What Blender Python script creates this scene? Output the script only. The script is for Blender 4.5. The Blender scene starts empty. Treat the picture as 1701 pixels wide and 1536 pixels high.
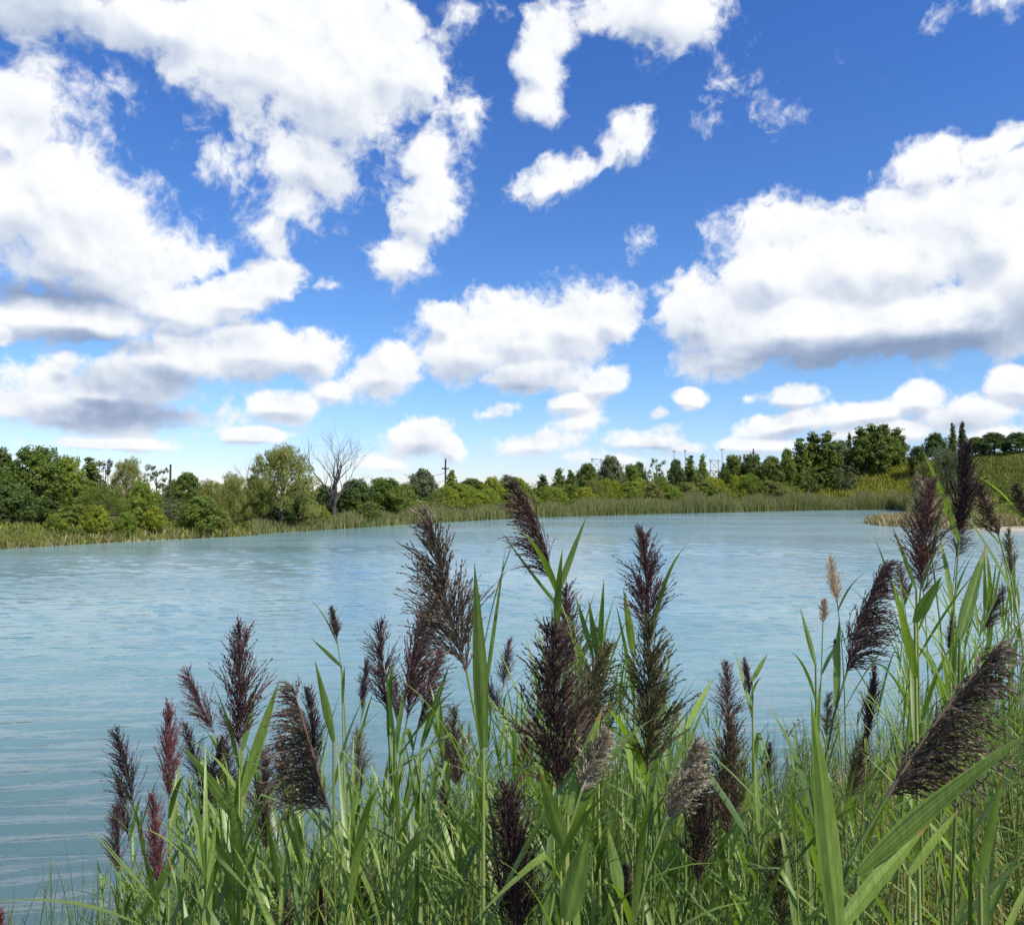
import bpy, math, random
import numpy as np
from mathutils import Vector, Matrix, Euler
R = math.radians
C = bpy.context.scene.collection
sc = bpy.context.scene

# ------------------------------------------------------------------ camera
W_PX, H_PX, F_PX = 1701.0, 1536.0, 1300.0
EYE = 3.2
PITCH = math.atan((820 - H_PX / 2) / F_PX)
cam_d = bpy.data.cameras.new('camera')
cam = bpy.data.objects.new('camera', cam_d)
C.objects.link(cam)
cam.location = (0, 0, EYE)
cam.rotation_euler = (R(90) + PITCH, 0, 0)
cam_d.sensor_fit = 'HORIZONTAL'
cam_d.sensor_width = 36
cam_d.lens = 36 * F_PX / W_PX
cam_d.clip_start = 0.05
cam_d.clip_end = 12000
sc.camera = cam

def ray(px, py):
    dx = (px - W_PX / 2) / F_PX
    dy = -(py - H_PX / 2) / F_PX
    return Vector((dx, math.cos(PITCH) - dy * math.sin(PITCH), math.sin(PITCH) + dy * math.cos(PITCH)))
def at(px, py, Y):
    d = ray(px, py)
    k = Y / d.y
    return Vector((d.x * k, Y, EYE + d.z * k))
def on_water(px, py):
    d = ray(px, py)
    k = -EYE / d.z
    return (d.x * k, d.y * k)

# ------------------------------------------------------------------ render look
sc.view_settings.view_transform = 'Standard'
sc.view_settings.look = 'None'
sc.view_settings.gamma = 1
sc.view_settings.exposure = 0.30
sc.cycles.use_denoising = True
sc.cycles.max_bounces = 6
sc.cycles.transparent_max_bounces = 8
sc.cycles.transmission_bounces = 3
sc.cycles.diffuse_bounces = 3
sc.cycles.glossy_bounces = 3
sc.cycles.caustics_reflective = False
sc.cycles.caustics_refractive = False

# ------------------------------------------------------------------ sun
SUN_EL, SUN_AZ = R(50), R(132)         # azimuth clockwise from the view direction (+Y): right, a little behind
sun_d = bpy.data.lights.new('sun', 'SUN')
sun_d.energy = 5.0
sun_d.angle = R(0.5)
sun_d.color = (1.0, 0.955, 0.88)
sun = bpy.data.objects.new('sun', sun_d)
C.objects.link(sun)
sdir = Vector((math.sin(SUN_AZ) * math.cos(SUN_EL), math.cos(SUN_AZ) * math.cos(SUN_EL), math.sin(SUN_EL)))
sun.rotation_euler = sdir.to_track_quat('Z', 'Y').to_euler()
sun.location = sdir * 50

# ------------------------------------------------------------------ sky with cumulus
class NT:
    """small node tree writer"""
    def __init__(s, tree): s.t = tree; s.n = tree.nodes; s.l = tree.links
    def add(s, typ, **kw):
        n = s.n.new(typ)
        for k, v in kw.items(): setattr(n, k, v)
        return n
    def put(s, sock, v):
        if isinstance(v, bpy.types.NodeSocket): s.l.new(v, sock)
        else: sock.default_value = v
    def math(s, op, a, b=None, c=None, clamp=False):
        n = s.add('ShaderNodeMath', operation=op, use_clamp=clamp)
        s.put(n.inputs[0], a)
        if b is not None: s.put(n.inputs[1], b)
        if c is not None: s.put(n.inputs[2], c)
        return n.outputs[0]
    def vmath(s, op, a, b=None, scale=None):
        n = s.add('ShaderNodeVectorMath', operation=op)
        s.put(n.inputs[0], a)
        if b is not None: s.put(n.inputs[1], b)
        if scale is not None: s.put(n.inputs['Scale'], scale)
        return n.outputs['Value'] if op in ('LENGTH', 'DOT_PRODUCT') else n.outputs[0]
    def noise(s, vec, scale, detail=4, rough=0.5, dist=0.0, color=False, lac=2.0):
        n = s.add('ShaderNodeTexNoise')
        if vec is not None: s.put(n.inputs['Vector'], vec)
        n.inputs['Scale'].default_value = scale
        n.inputs['Detail'].default_value = detail
        n.inputs['Roughness'].default_value = rough
        n.inputs['Lacunarity'].default_value = lac
        n.inputs['Distortion'].default_value = dist
        return n.outputs['Color'] if color else n.outputs[0]
    def step(s, v, a, b, lo=0.0, hi=1.0, smooth=True):
        n = s.add('ShaderNodeMapRange')
        n.interpolation_type = 'SMOOTHSTEP' if smooth else 'LINEAR'
        s.put(n.inputs[0], v)
        n.inputs[1].default_value = a; n.inputs[2].default_value = b
        n.inputs[3].default_value = lo; n.inputs[4].default_value = hi
        return n.outputs[0]
    def mix(s, f, a, b, blend='MIX'):
        n = s.add('ShaderNodeMix', data_type='RGBA', blend_type=blend)
        s.put(n.inputs[0], f); s.put(n.inputs[6], a); s.put(n.inputs[7], b)
        return n.outputs[2]
    def mixf(s, f, a, b):
        n = s.add('ShaderNodeMix', data_type='FLOAT')
        s.put(n.inputs[0], f); s.put(n.inputs[2], a); s.put(n.inputs[3], b)
        return n.outputs[0]

# cumulus as soft ellipsoidal puffs standing in given directions: (x, y, half width, half height, body, tilt deg)
PUFFS = [
 (560,130,200,195,1,0),(420,95,190,115,1,-10),(640,95,120,110,1,0),(310,40,190,75,.8,0),(110,20,230,80,.62,0),
 (520,265,120,85,.8,0),(480,335,80,55,.7,-20),(455,375,50,50,.62,-30),(390,215,120,75,.42,20),(330,270,80,60,.4,40),
 (705,255,50,80,.61,15),(705,345,84,90,.68,0),(665,425,72,55,.6,-30),(640,300,120,90,.55,0),(170,150,110,80,.55,30),(370,260,95,70,.55,0),(300,400,70,60,.55,0),(560,330,60,50,.35,0),(785,210,48,85,.42,15),
 (790,20,110,26,.4,0),(700,120,50,60,1,0),
 (50,330,215,185,1,0),(140,410,215,120,1,12),(20,215,95,100,1,0),(230,300,100,55,.5,0),(120,205,90,55,.42,30),
 (325,375,40,75,.55,25),(60,140,100,60,.4,0),
 (130,530,160,55,.95,0),(290,505,120,50,.9,0),(410,485,95,45,.95,-8),(470,462,62,45,.95,0),(550,468,42,14,.5,0),
 (430,580,125,62,1,0),(515,590,85,60,1,0),(300,595,140,62,.9,0),(200,640,200,62,.72,0),(108,608,34,32,.8,-50),
 (110,690,190,62,.75,0),(165,652,80,40,1,0),(470,675,70,33,.95,0),(410,724,70,20,.95,0),(150,736,160,17,.7,0),
 (30,680,80,50,.8,0),(300,690,130,42,.6,0),(0,555,30,26,.9,0),(350,715,90,30,.5,0),
 (790,575,115,80,1,0),(860,555,125,80,1,0),(950,535,110,80,1,0),(1015,520,68,72,1,-15),(640,620,90,50,1,-20),(740,530,60,35,.9,0),
 (870,620,150,46,.9,0),(1005,638,58,30,.85,-15),(945,668,60,22,.7,0),(825,680,48,22,.75,-10),(560,650,60,25,.6,0),
 (700,728,66,42,.85,-20),(750,748,32,34,.8,0),(890,735,92,30,.7,-5),(960,705,50,22,.55,-15),(1085,732,88,26,.85,0),(1140,742,60,16,.7,0),
 (1150,660,34,19,.9,0),(1092,687,24,16,.8,0),(1105,712,34,20,.7,0),(1312,658,64,25,.9,0),(1242,662,26,12,.5,0),
 (1310,702,110,30,.95,-12),(1440,684,88,28,.95,-8),(1530,664,52,34,.95,0),(1600,690,100,40,.85,0),(1690,640,60,40,.85,0),(1250,738,120,20,.7,0),
 (1480,715,120,25,.7,0),(1000,760,220,16,.45,0),(640,770,160,16,.4,0),(1650,720,90,24,.6,0),
 (1165,525,92,95,1,-10),(1285,450,118,120,1,-20),(1410,430,140,118,1,0),(1500,420,165,125,1,0),(1640,385,170,140,1,-12),
 (1330,540,230,82,1,0),(1560,530,230,90,1,0),(1720,440,150,160,1,0),(1480,340,60,36,.95,0),(1680,290,70,44,.95,-20),(1300,370,40,36,.9,0),
 (1220,585,160,48,.62,0),(1130,450,22,34,.5,20),
 (1540,268,75,44,.62,-25),(1665,228,70,28,.62,-15),(1255,145,70,66,.56,40),(1400,108,34,28,.33,0),(1060,400,36,30,.33,-40),
 (895,95,60,85,.75,10),(885,165,48,42,.62,-10),(925,50,60,60,.64,0),(1090,12,150,92,.8,0),(990,25,80,50,.62,0),
 (885,302,56,32,.6,0),(925,290,58,34,.62,-10),(970,276,64,33,.62,-15),(1012,255,58,36,.62,-25),(1045,228,52,40,.64,-30),(1650,8,70,34,.4,0),
 # beyond the frame and overhead
 (-420,420,330,160,1,0),(-900,300,300,200,1,0),(2150,420,330,150,1,0),(2600,200,380,220,1,0),(300,-330,420,150,.9,0),
 (1250,-420,330,130,.8,10),(2000,-200,260,130,.8,0),(-500,-150,300,150,.8,0),(750,-900,500,220,.8,0),(-300,680,260,60,.9,0),(1980,690,240,55,.9,0),
]
# thick undersides that the sun does not reach
BASES = [(1440,592,240,46,1.15,-4),(1250,592,160,36,.6,0),(1620,560,170,60,.75,-8),(60,490,190,34,.95,3),(150,572,170,26,.7,0),
 (210,692,165,40,1.0,-3),(250,642,170,46,.6,0),(330,560,150,26,.35,-8),(560,240,140,80,.36,0),(60,30,220,60,.6,0),(1180,560,110,60,.32,0),(870,632,150,30,.5,0),
 (560,300,110,40,.4,0),(1060,60,140,40,.35,0),(760,625,90,30,.3,0),(700,748,70,20,.45,0),(1090,745,90,14,.4,0),
 (420,632,120,26,.4,0),(470,695,60,14,.35,0),(100,440,190,60,.22,0),(1330,722,120,16,.35,0),(1560,700,150,20,.35,0)]

def blob_max(nt, vec, blobs, seed=None):
    acc = None
    src = vec
    for i, (px, py, a, b, h, rot) in enumerate(blobs):
        if i and i % 6 == 0: vec = nt.vmath('ADD', src, nt.vmath('SCALE', (1e-6, 0, 0), scale=acc))   # batches keep the shader small
        d = ray(px, py).normalized()
        right = Vector((d.y, -d.x, 0)).normalized()
        up = right.cross(d)
        r = R(-rot)
        rx = right * math.cos(r) + up * math.sin(r)
        rz = -right * math.sin(r) + up * math.cos(r)
        if h < 0.6: h *= 0.60
        k = 1.0 / (F_PX * ray(px, py).length)
        p = nt.vmath('DOT_PRODUCT', vec, rx / (a * k))
        q = nt.vmath('DOT_PRODUCT', vec, rz / (b * k))
        rr = nt.math('SQRT', nt.math('MULTIPLY_ADD', p, p, nt.math('MULTIPLY', q, q)))
        v = nt.math('MULTIPLY_ADD', rr, -h, h)
        acc = v if acc is None else nt.math('SMOOTH_MAX', acc, v, 0.12)
    return acc

world = bpy.data.worlds.new('World')
sc.world = world
world.use_nodes = True
wt = world.node_tree
wt.nodes.clear()
nt = NT(wt)
sky = nt.add('ShaderNodeTexSky', sky_type='NISHITA')
sky.sun_disc = False
sky.sun_elevation = SUN_EL
sky.sun_rotation = SUN_AZ
sky.altitude = 200
sky.air_density = 1.0
sky.dust_density = 0.15
sky.ozone_density = 2.2
tc = nt.add('ShaderNodeTexCoord')
D = tc.outputs['Generated']
sepw = nt.add('ShaderNodeSeparateXYZ'); nt.put(sepw.inputs[0], D)
# Nishita sky at 0.1, its blue a little deeper, as in a phone photograph
hs = nt.add('ShaderNodeHueSaturation')
hs.inputs['Saturation'].default_value = 1.12
nt.put(hs.inputs['Color'], sky.outputs[0])
SKY_K = 0.100
tint = nt.add('ShaderNodeValToRGB')
tint.color_ramp.elements[0].position = 0.0
tint.color_ramp.elements[0].color = (0.88, 0.92, 1.25, 1)
tint.color_ramp.elements[1].position = 0.5
tint.color_ramp.elements[1].color = (0.62, 0.93, 1.45, 1)
e = tint.color_ramp.elements.new(0.14); e.color = (0.80, 1.02, 1.30, 1)
nt.put(tint.inputs[0], sepw.outputs[2])
skyc = nt.mix(1.0, hs.outputs[0], tint.outputs[0], 'MULTIPLY')
skyc = nt.vmath('SCALE', skyc, scale=SKY_K)

w1 = nt.vmath('SUBTRACT', nt.noise(D, 8, 2, .5, color=True), (0.5, 0.5, 0.5))
hi = nt.step(sepw.outputs[2], 0.03, 0.33, 0.26, 1.0)
dw = nt.vmath('ADD', D, nt.vmath('SCALE', w1, scale=nt.math('MULTIPLY', hi, 0.036)))
w2 = nt.vmath('SUBTRACT', nt.noise(D, 30, 2, .6, color=True), (0.5, 0.5, 0.5))
dw = nt.vmath('ADD', dw, nt.vmath('SCALE', w2, scale=nt.math('MULTIPLY', hi, 0.017)))
def billow(vec, det, rg=.60):
    return nt.math('SUBTRACT', nt.noise(vec, 15, det, rg), 0.5)
cau = nt.math('ABSOLUTE', nt.math('SUBTRACT', nt.noise(dw, 40, 3, .55), 0.5))      # cauliflower edge
puff = nt.math('ADD', nt.math('MULTIPLY', billow(dw, 8), nt.mixf(hi, 1.25, 1.14)), nt.math('MULTIPLY_ADD', cau, -0.48, 0.045))
puff2 = billow(nt.vmath('ADD', dw, (0.007, 0.0, 0.013)), 4, .5)
fine = nt.math('SUBTRACT', billow(dw, 4, .5), puff2)
cmb = nt.add('ShaderNodeCombineXYZ'); nt.put(cmb.inputs[2], nt.math('MULTIPLY', hi, 0.034)); nt.put(cmb.inputs[0], nt.math('MULTIPLY', hi, 0.012))
lift = cmb.outputs[0]
def cloud_shader(puffs, bases):
    bg = nt.add('ShaderNodeBackground')
    body = blob_max(nt, dw, puffs)
    dens = nt.math('MULTIPLY_ADD', puff, 1.45, body)
    alpha = nt.step(dens, 0.03, 0.43)
    d3 = nt.vmath('ADD', dw, nt.vmath('SCALE', (1e-6, 0, 0), scale=dens))
    base = nt.math('MAXIMUM', blob_max(nt, d3, bases), 0.0)
    # how much cloud stands above this point: crowns stay white, undersides go grey
    d4 = nt.vmath('ADD', nt.vmath('ADD', dw, lift), nt.vmath('SCALE', (1e-6, 0, 0), scale=base))
    above_ = nt.math('SUBTRACT', blob_max(nt, d4, puffs), body)
    under = nt.step(nt.math('ADD', above_, nt.math('MULTIPLY', puff, 0.35)), -0.05, 0.40, 0.0, 0.34)
    shade = nt.math('ADD', nt.math('MULTIPLY', base, 0.95), under)
    # relief: tops toward the light stay white, hollows go grey
    shade = nt.math('SUBTRACT', shade, nt.math('MULTIPLY', fine, nt.math('MULTIPLY_ADD', body, 0.7, 0.35)))
    shade = nt.math('SUBTRACT', shade, nt.math('MULTIPLY', puff, nt.math('MULTIPLY_ADD', base, 0.9, 0.30)))
    shade = nt.math('ADD', shade, 0.08, clamp=True)
    ramp = nt.add('ShaderNodeValToRGB')
    cr = ramp.color_ramp
    cr.elements[0].position = 0.0; cr.elements[0].color = (.835, .845, .86, 1)
    cr.elements[1].position = 1.0; cr.elements[1].color = (0.22, 0.29, 0.43, 1)
    for p, c in ((0.2, (.70, .73, .78, 1)), (0.45, (.49, .55, .66, 1)), (0.7, (.33, .40, .54, 1))):
        e = cr.elements.new(p); e.color = c
    nt.put(ramp.inputs[0], shade)
    nt.put(bg.inputs[0], nt.mix(alpha, skyc, ramp.outputs[0]))
    return bg.outputs[0]
def within(lst, x0, x1):
    out_ = [b for b in lst if b[0] + max(b[2], b[3]) * 1.0 + 60 > x0 and b[0] - max(b[2], b[3]) * 1.0 - 60 < x1]
    return out_
def pick(f, a, b):
    m = nt.add('ShaderNodeMixShader')
    nt.put(m.inputs[0], f); nt.l.new(a, m.inputs[1]); nt.l.new(b, m.inputs[2])
    return m.outputs[0]
uu = nt.math('DIVIDE', sepw.outputs[0], nt.math('MAXIMUM', sepw.outputs[1], 0.02))
edges = (560, 1070)
secs = [cloud_shader(within(PUFFS, a_, b_), within(BASES, a_, b_)) for a_, b_ in ((-9999, edges[0]), (edges[0], edges[1]), (edges[1], 9999))]
front = pick(nt.math('GREATER_THAN', uu, (edges[0] - 850.5) / F_PX), secs[0],
             pick(nt.math('GREATER_THAN', uu, (edges[1] - 850.5) / F_PX), secs[1], secs[2]))
# behind the camera: scattered cumulus from noise alone
bgb = nt.add('ShaderNodeBackground')
nb = nt.step(nt.noise(D, 3.2, 4, .6), 0.52, 0.62)
nt.put(bgb.inputs[0], nt.mix(nb, skyc, (0.66, 0.70, 0.77, 1)))
above = pick(nt.math('GREATER_THAN', sepw.outputs[1], 0.12), bgb.outputs[0], front)
low = nt.add('ShaderNodeBackground')
low.inputs[0].default_value = (0.10, 0.14, 0.13, 1)
allsky = pick(nt.math('GREATER_THAN', sepw.outputs[2], -0.004), low.outputs[0], above)
out = nt.add('ShaderNodeOutputWorld')
nt.l.new(allsky, out.inputs[0])
world.cycles.sampling_method = 'MANUAL'
world.cycles.sample_map_resolution = 256

# ------------------------------------------------------------------ mesh and object helpers
class MB:
    """collects quads (numpy) and links them as ONE mesh object"""
    def __init__(s): s.v = []; s.f = []; s.t = []; s.n = 0; s.smooth = True
    def grid(s, P, tone=0.5, close=False):
        P = np.asarray(P, dtype=np.float64); m, n, _ = P.shape
        i = np.arange(m * n).reshape(m, n) + s.n
        if close: i = np.concatenate([i, i[:, :1]], axis=1)
        q = np.stack([i[:-1, :-1], i[1:, :-1], i[1:, 1:], i[:-1, 1:]], axis=-1).reshape(-1, 4)
        s.v.append(P.reshape(-1, 3)); s.f.append(q)
        s.t.append(np.full(m * n, tone) if np.isscalar(tone) else np.asarray(tone, float).reshape(-1))
        s.n += m * n
    def quads(s, Q, tone):
        Q = np.asarray(Q, dtype=np.float64); k = len(Q)
        s.v.append(Q.reshape(-1, 3)); s.f.append(np.arange(4 * k).reshape(k, 4) + s.n)
        s.t.append(np.repeat(tone, 4) if not np.isscalar(tone) else np.full(4 * k, tone))
        s.n += 4 * k
    def tube(s, pts, radii, sides=6, tone=0.5):
        pts = np.asarray(pts, float); radii = np.broadcast_to(np.asarray(radii, float), (len(pts),))
        tg = np.gradient(pts, axis=0); tg /= np.linalg.norm(tg, axis=1)[:, None] + 1e-9
        ref = np.array([0., 0., 1.]) if abs(tg[0][2]) < .9 else np.array([1., 0., 0.])
        a = np.cross(tg, ref); a /= np.linalg.norm(a, axis=1)[:, None] + 1e-9
        b = np.cross(tg, a)
        th = np.linspace(0, 2 * np.pi, sides, endpoint=False)
        P = pts[:, None] + radii[:, None, None] * (np.cos(th)[None, :, None] * a[:, None] + np.sin(th)[None, :, None] * b[:, None])
        s.grid(P, tone, close=True)
    def box(s, lo, hi, tone=0.5):
        x0, y0, z0 = lo; x1, y1, z1 = hi
        p = np.array([[x0,y0,z0],[x1,y0,z0],[x1,y1,z0],[x0,y1,z0],[x0,y0,z1],[x1,y0,z1],[x1,y1,z1],[x0,y1,z1]])
        f = np.array([[0,3,2,1],[4,5,6,7],[0,1,5,4],[1,2,6,5],[2,3,7,6],[3,0,4,7]])
        s.v.append(p); s.f.append(f + s.n); s.t.append(np.full(8, tone)); s.n += 8
    def mesh(s, name):
        me = bpy.data.meshes.new(name)
        v = np.concatenate(s.v).astype(np.float32); f = np.concatenate(s.f).astype(np.int32)
        me.vertices.add(len(v)); me.vertices.foreach_set('co', v.ravel())
        me.loops.add(f.size); me.loops.foreach_set('vertex_index', f.ravel())
        me.polygons.add(len(f)); me.polygons.foreach_set('loop_start', np.arange(0, f.size, 4, dtype=np.int32))
        me.update(calc_edges=True)
        at_ = me.attributes.new('tone', 'FLOAT', 'POINT')
        at_.data.foreach_set('value', np.concatenate(s.t).astype(np.float32))
        if s.smooth: me.polygons.foreach_set('use_smooth', np.ones(len(f), dtype=bool))
        me.update()
        return me
    def build(s, name, mat, parent=None, loc=None):
        o = bpy.data.objects.new(name, s.mesh(name)); C.objects.link(o)
        if mat is not None: o.data.materials.append(mat)
        if parent is not None: o.parent = parent
        if loc is not None: o.location = loc
        return o
def tag(o, label=None, cat=None, group=None, kind=None):
    if label: o['label'] = label
    if cat: o['category'] = cat
    if group: o['group'] = group
    if kind: o['kind'] = kind
    return o
def thing(name, loc, label, cat, group=None, rz=0.0, scale=None):
    o = bpy.data.objects.new(name, None); C.objects.link(o)
    o.empty_display_size = 0.2
    o.location = loc; o.rotation_euler = (0, 0, rz)
    if scale is not None: o.scale = scale
    return tag(o, label, cat, group)
def dup(root, loc, rz=0.0, scale=None, label=None, group=None, mats=None):
    r = root.copy(); C.objects.link(r); r.location = loc; r.rotation_euler = (0, 0, rz)
    if scale is not None: r.scale = scale
    if label: r['label'] = label
    if group: r['group'] = group
    for ch in root.children:
        c = ch.copy(); C.objects.link(c); c.parent = r
    return r

# ------------------------------------------------------------------ materials
def new_mat(name):
    m = bpy.data.materials.new(name); m.use_nodes = True
    m.node_tree.nodes.clear()
    return m, NT(m.node_tree)
def leaf_mat(name, c0, c1, transl=0.35, rough=0.5, tcol=None, spec=0.3, yellow=0.0, mottle=False):
    """two leaf colours chosen by the leaf's own tone, a little light coming through the blade"""
    m, t = new_mat(name)
    a = t.add('ShaderNodeAttribute', attribute_name='tone')
    oi = t.add('ShaderNodeObjectInfo')
    f = t.math('ADD', a.outputs['Fac'], t.math('MULTIPLY_ADD', oi.outputs['Random'], 0.36, -0.18), clamp=True)
    col = t.mix(f, (*c0, 1), (*c1, 1))
    if mottle:
        tcm = t.add('ShaderNodeTexCoord')
        mp = t.add('ShaderNodeMapping'); t.put(mp.inputs[0], tcm.outputs['Object']); mp.inputs['Scale'].default_value = (1, 1, .12)
        nn = t.noise(mp.outputs[0], 260, 3, .6); n4 = t.noise(tcm.outputs['Object'], 9, 4, .6)
        col = t.mix(t.step(nn, .35, .7), col, t.mix(1.0, col, (.66, .74, .70, 1), 'MULTIPLY'))
        col = t.mix(t.step(n4, .45, .75, 0, .55), col, (.17, .21, .075, 1))
        col = t.mix(t.step(t.noise(tcm.outputs['Object'], 70, 2, .5), .70, .74, 0, .8), col, (.20, .14, .05, 1))
    if yellow:
        y = t.step(a.outputs['Fac'], 1.0 - yellow, 1.0 - yellow + 0.01)
        col = t.mix(y, col, (0.30, 0.21, 0.06, 1))
    p = t.add('ShaderNodeBsdfPrincipled')
    t.put(p.inputs['Base Color'], col); p.inputs['Roughness'].default_value = rough
    p.inputs['Specular IOR Level'].default_value = spec
    tr = t.add('ShaderNodeBsdfTranslucent')
    tc_ = t.mix(1.0, col, (*(tcol or (1.5, 1.5, 0.5)), 1), 'MULTIPLY')
    t.put(tr.inputs[0], tc_)
    mx = t.add('ShaderNodeMixShader'); mx.inputs[0].default_value = transl
    t.l.new(p.outputs[0], mx.inputs[1]); t.l.new(tr.outputs[0], mx.inputs[2])
    o = t.add('ShaderNodeOutputMaterial'); t.l.new(mx.outputs[0], o.inputs[0])
    return m
def plain_mat(name, c0, c1, scale=8.0, rough=0.8, bump=0.0, spec=0.3):
    m, t = new_mat(name)
    tc_ = t.add('ShaderNodeTexCoord')
    n = t.noise(tc_.outputs['Object'], scale, 6, .6)
    p = t.add('ShaderNodeBsdfPrincipled')
    t.put(p.inputs['Base Color'], t.mix(t.step(n, .35, .65), (*c0, 1), (*c1, 1)))
    p.inputs['Roughness'].default_value = rough
    p.inputs['Specular IOR Level'].default_value = spec
    if bump:
        b = t.add('ShaderNodeBump'); b.inputs['Strength'].default_value = bump; b.inputs['Distance'].default_value = 0.05
        t.put(b.inputs['Height'], n); t.l.new(b.outputs[0], p.inputs['Normal'])
    o = t.add('ShaderNodeOutputMaterial'); t.l.new(p.outputs[0], o.inputs[0])
    return m

# ------------------------------------------------------------------ lake outline and terrain
SHORE = [(-14, -3), (-8, 1.0), (-5.2, 3.0), (-3.8, 4.5), (-2.9, 5.6), (-1.2, 6.3), (0.4, 6.8), (2.0, 7.8), (3.4, 8.8), (5.2, 9.8), (7.3, 11.2),
         (10.5, 13.5), (16, 19), (25, 29), (38, 44), (50, 56), (62, 66)]
SHORE += [on_water(*p) for p in ((1760, 884), (1701, 882), (1600, 879.5), (1520, 876), (1462, 873), (1444, 869), (1455, 865), (1500, 862.5), (1520, 860), (1522, 853),
          (1512, 846.5), (1400, 847), (1300, 848.5), (1200, 851), (1100, 853), (1030, 855), (960, 857), (890, 859), (830, 862),
          (760, 865.5), (700, 869), (630, 873), (560, 878), (490, 882), (430, 886), (395, 891), (360, 892), (300, 895), (250, 897), (200, 900), (100, 905.5), (0, 911), (-120, 920))]
SHORE += [(-60, 36), (-85, 20), (-90, -8), (-45, -22)]
SH = np.array(SHORE, float)
# round the outline: Chaikin cuts and a little wander
for _ in range(2):
    nx = np.roll(SH, -1, axis=0)
    SH = np.stack([SH * .75 + nx * .25, SH * .25 + nx * .75], axis=1).reshape(-1, 2)
_rs = np.random.RandomState(5)
def lake_sd(X, Y):
    """distance outside the shoreline, negative in the lake"""
    X = np.asarray(X, float); Y = np.asarray(Y, float); sh = X.shape
    p = np.stack([X.ravel(), Y.ravel()], axis=1)
    best = np.full(len(p), 1e9); inside = np.zeros(len(p), bool)
    n = len(SH)
    for i in range(n):
        a = SH[i]; b = SH[(i + 1) % n]; ab = b - a
        t = np.clip(((p - a) @ ab) / (ab @ ab), 0, 1)
        d = np.hypot(*(p - a - t[:, None] * ab).T)
        best = np.minimum(best, d)
        c = ((a[1] > p[:, 1]) != (b[1] > p[:, 1]))
        if ab[1] != 0:
            inside ^= c & (p[:, 0] < ab[0] * (p[:, 1] - a[1]) / ab[1] + a[0])
    return np.where(inside, -best, best).reshape(sh)
def sst(x, a, b):
    t = np.clip((x - a) / (b - a), 0, 1); return t * t * (3 - 2 * t)
def terrain(X, Y):
    X = np.asarray(X, float); Y = np.asarray(Y, float)
    sd = lake_sd(X, Y)
    near = sst(np.hypot(X, Y), 30, 14)
    wob = 0.05 * np.sin(X * 1.7 + 2 * np.sin(Y * .9)) + 0.04 * np.sin(Y * 2.3 + X * .6)
    h = np.where(sd < 0, np.maximum(sd * 0.22, -2.5), 0)
    land = 0.30 * sst(sd, 0, .8) * (1 - near) + near * (0.07 * sst(sd, 0, .4) + 1.55 * sst(sd, 0.2, 6.2)) + (1 - near) * 0.9 * sst(sd, 1, 14) + near * wob * sst(sd, .3, 2)
    # the sandy spit stays low
    spit = np.exp(-(((X - 58) / 20) ** 2 + ((Y - 82) / 13) ** 2))
    land = land * (1 - .6 * spit)
    far = sst(sd, 3, 34)
    hill = 8.6 * np.exp(-(((X - 122) / 34) ** 2 + ((Y - 185) / 34) ** 2)) + 7.5 * np.exp(-(((X - 108) / 26) ** 2 + ((Y - 168) / 30) ** 2)) * .35 \
         + 4.6 * np.exp(-(((X - 175) / 50) ** 2 + ((Y - 170) / 60) ** 2)) \
         + 5.5 * np.exp(-(((X - 78) / 22) ** 2 + ((Y - 212) / 26) ** 2)) + 3.2 * np.exp(-(((X - 35) / 60) ** 2 + ((Y - 230) / 50) ** 2)) \
         + 0.9 * np.sin(X * .11 + 1) * np.sin(Y * .09) * sst(Y, 90, 150)
    land = land + far * np.maximum(hill, -.5) + 0.12 * np.sin(X * .8) * np.sin(Y * .7) * sst(sd, 2, 8) * (1 - near)
    return np.where(sd < 0, h, np.maximum(land, 0.02 * np.minimum(sd, 1)))
def gz(x, y): return float(terrain(np.array([x]), np.array([y]))[0])

th = np.concatenate([np.linspace(-180, -50, 60)[:-1], np.linspace(-50, 50, 420), np.linspace(50, 180, 60)[1:]])
rr = np.concatenate([[0.02], np.geomspace(0.6, 12, 60), np.geomspace(12.4, 320, 150), np.geomspace(340, 6000, 22)])
TT, RR = np.meshgrid(np.radians(th), rr)
GX, GY = RR * np.sin(TT), RR * np.cos(TT)
GZ = terrain(GX, GY)
mb = MB(); mb.grid(np.stack([GX, GY, GZ], axis=-1)[:, ::-1])
gm, t = new_mat('ground_soil')
tcg = t.add('ShaderNodeTexCoord'); P = tcg.outputs['Object']
geo = t.add('ShaderNodeSeparateXYZ'); t.put(geo.inputs[0], P)
n1 = t.noise(P, .35, 8, .65); n2 = t.noise(P, 3.5, 8, .7); n3 = t.noise(P, 40, 5, .7)
grass = t.mix(t.step(n1, .4, .62), (.045, .062, .018, 1), (.10, .10, .03, 1))
straw = t.mix(n3, (.20, .16, .08, 1), (.34, .28, .16, 1))
sand = t.mix(t.step(n2, .35, .65), (.33, .27, .19, 1), (.46, .40, .31, 1))
col = t.mix(t.step(n2, .50, .68), grass, straw)
wet = t.step(geo.outputs[2], 0.16, 0.45)
col = t.mix(wet, sand, col)
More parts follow.
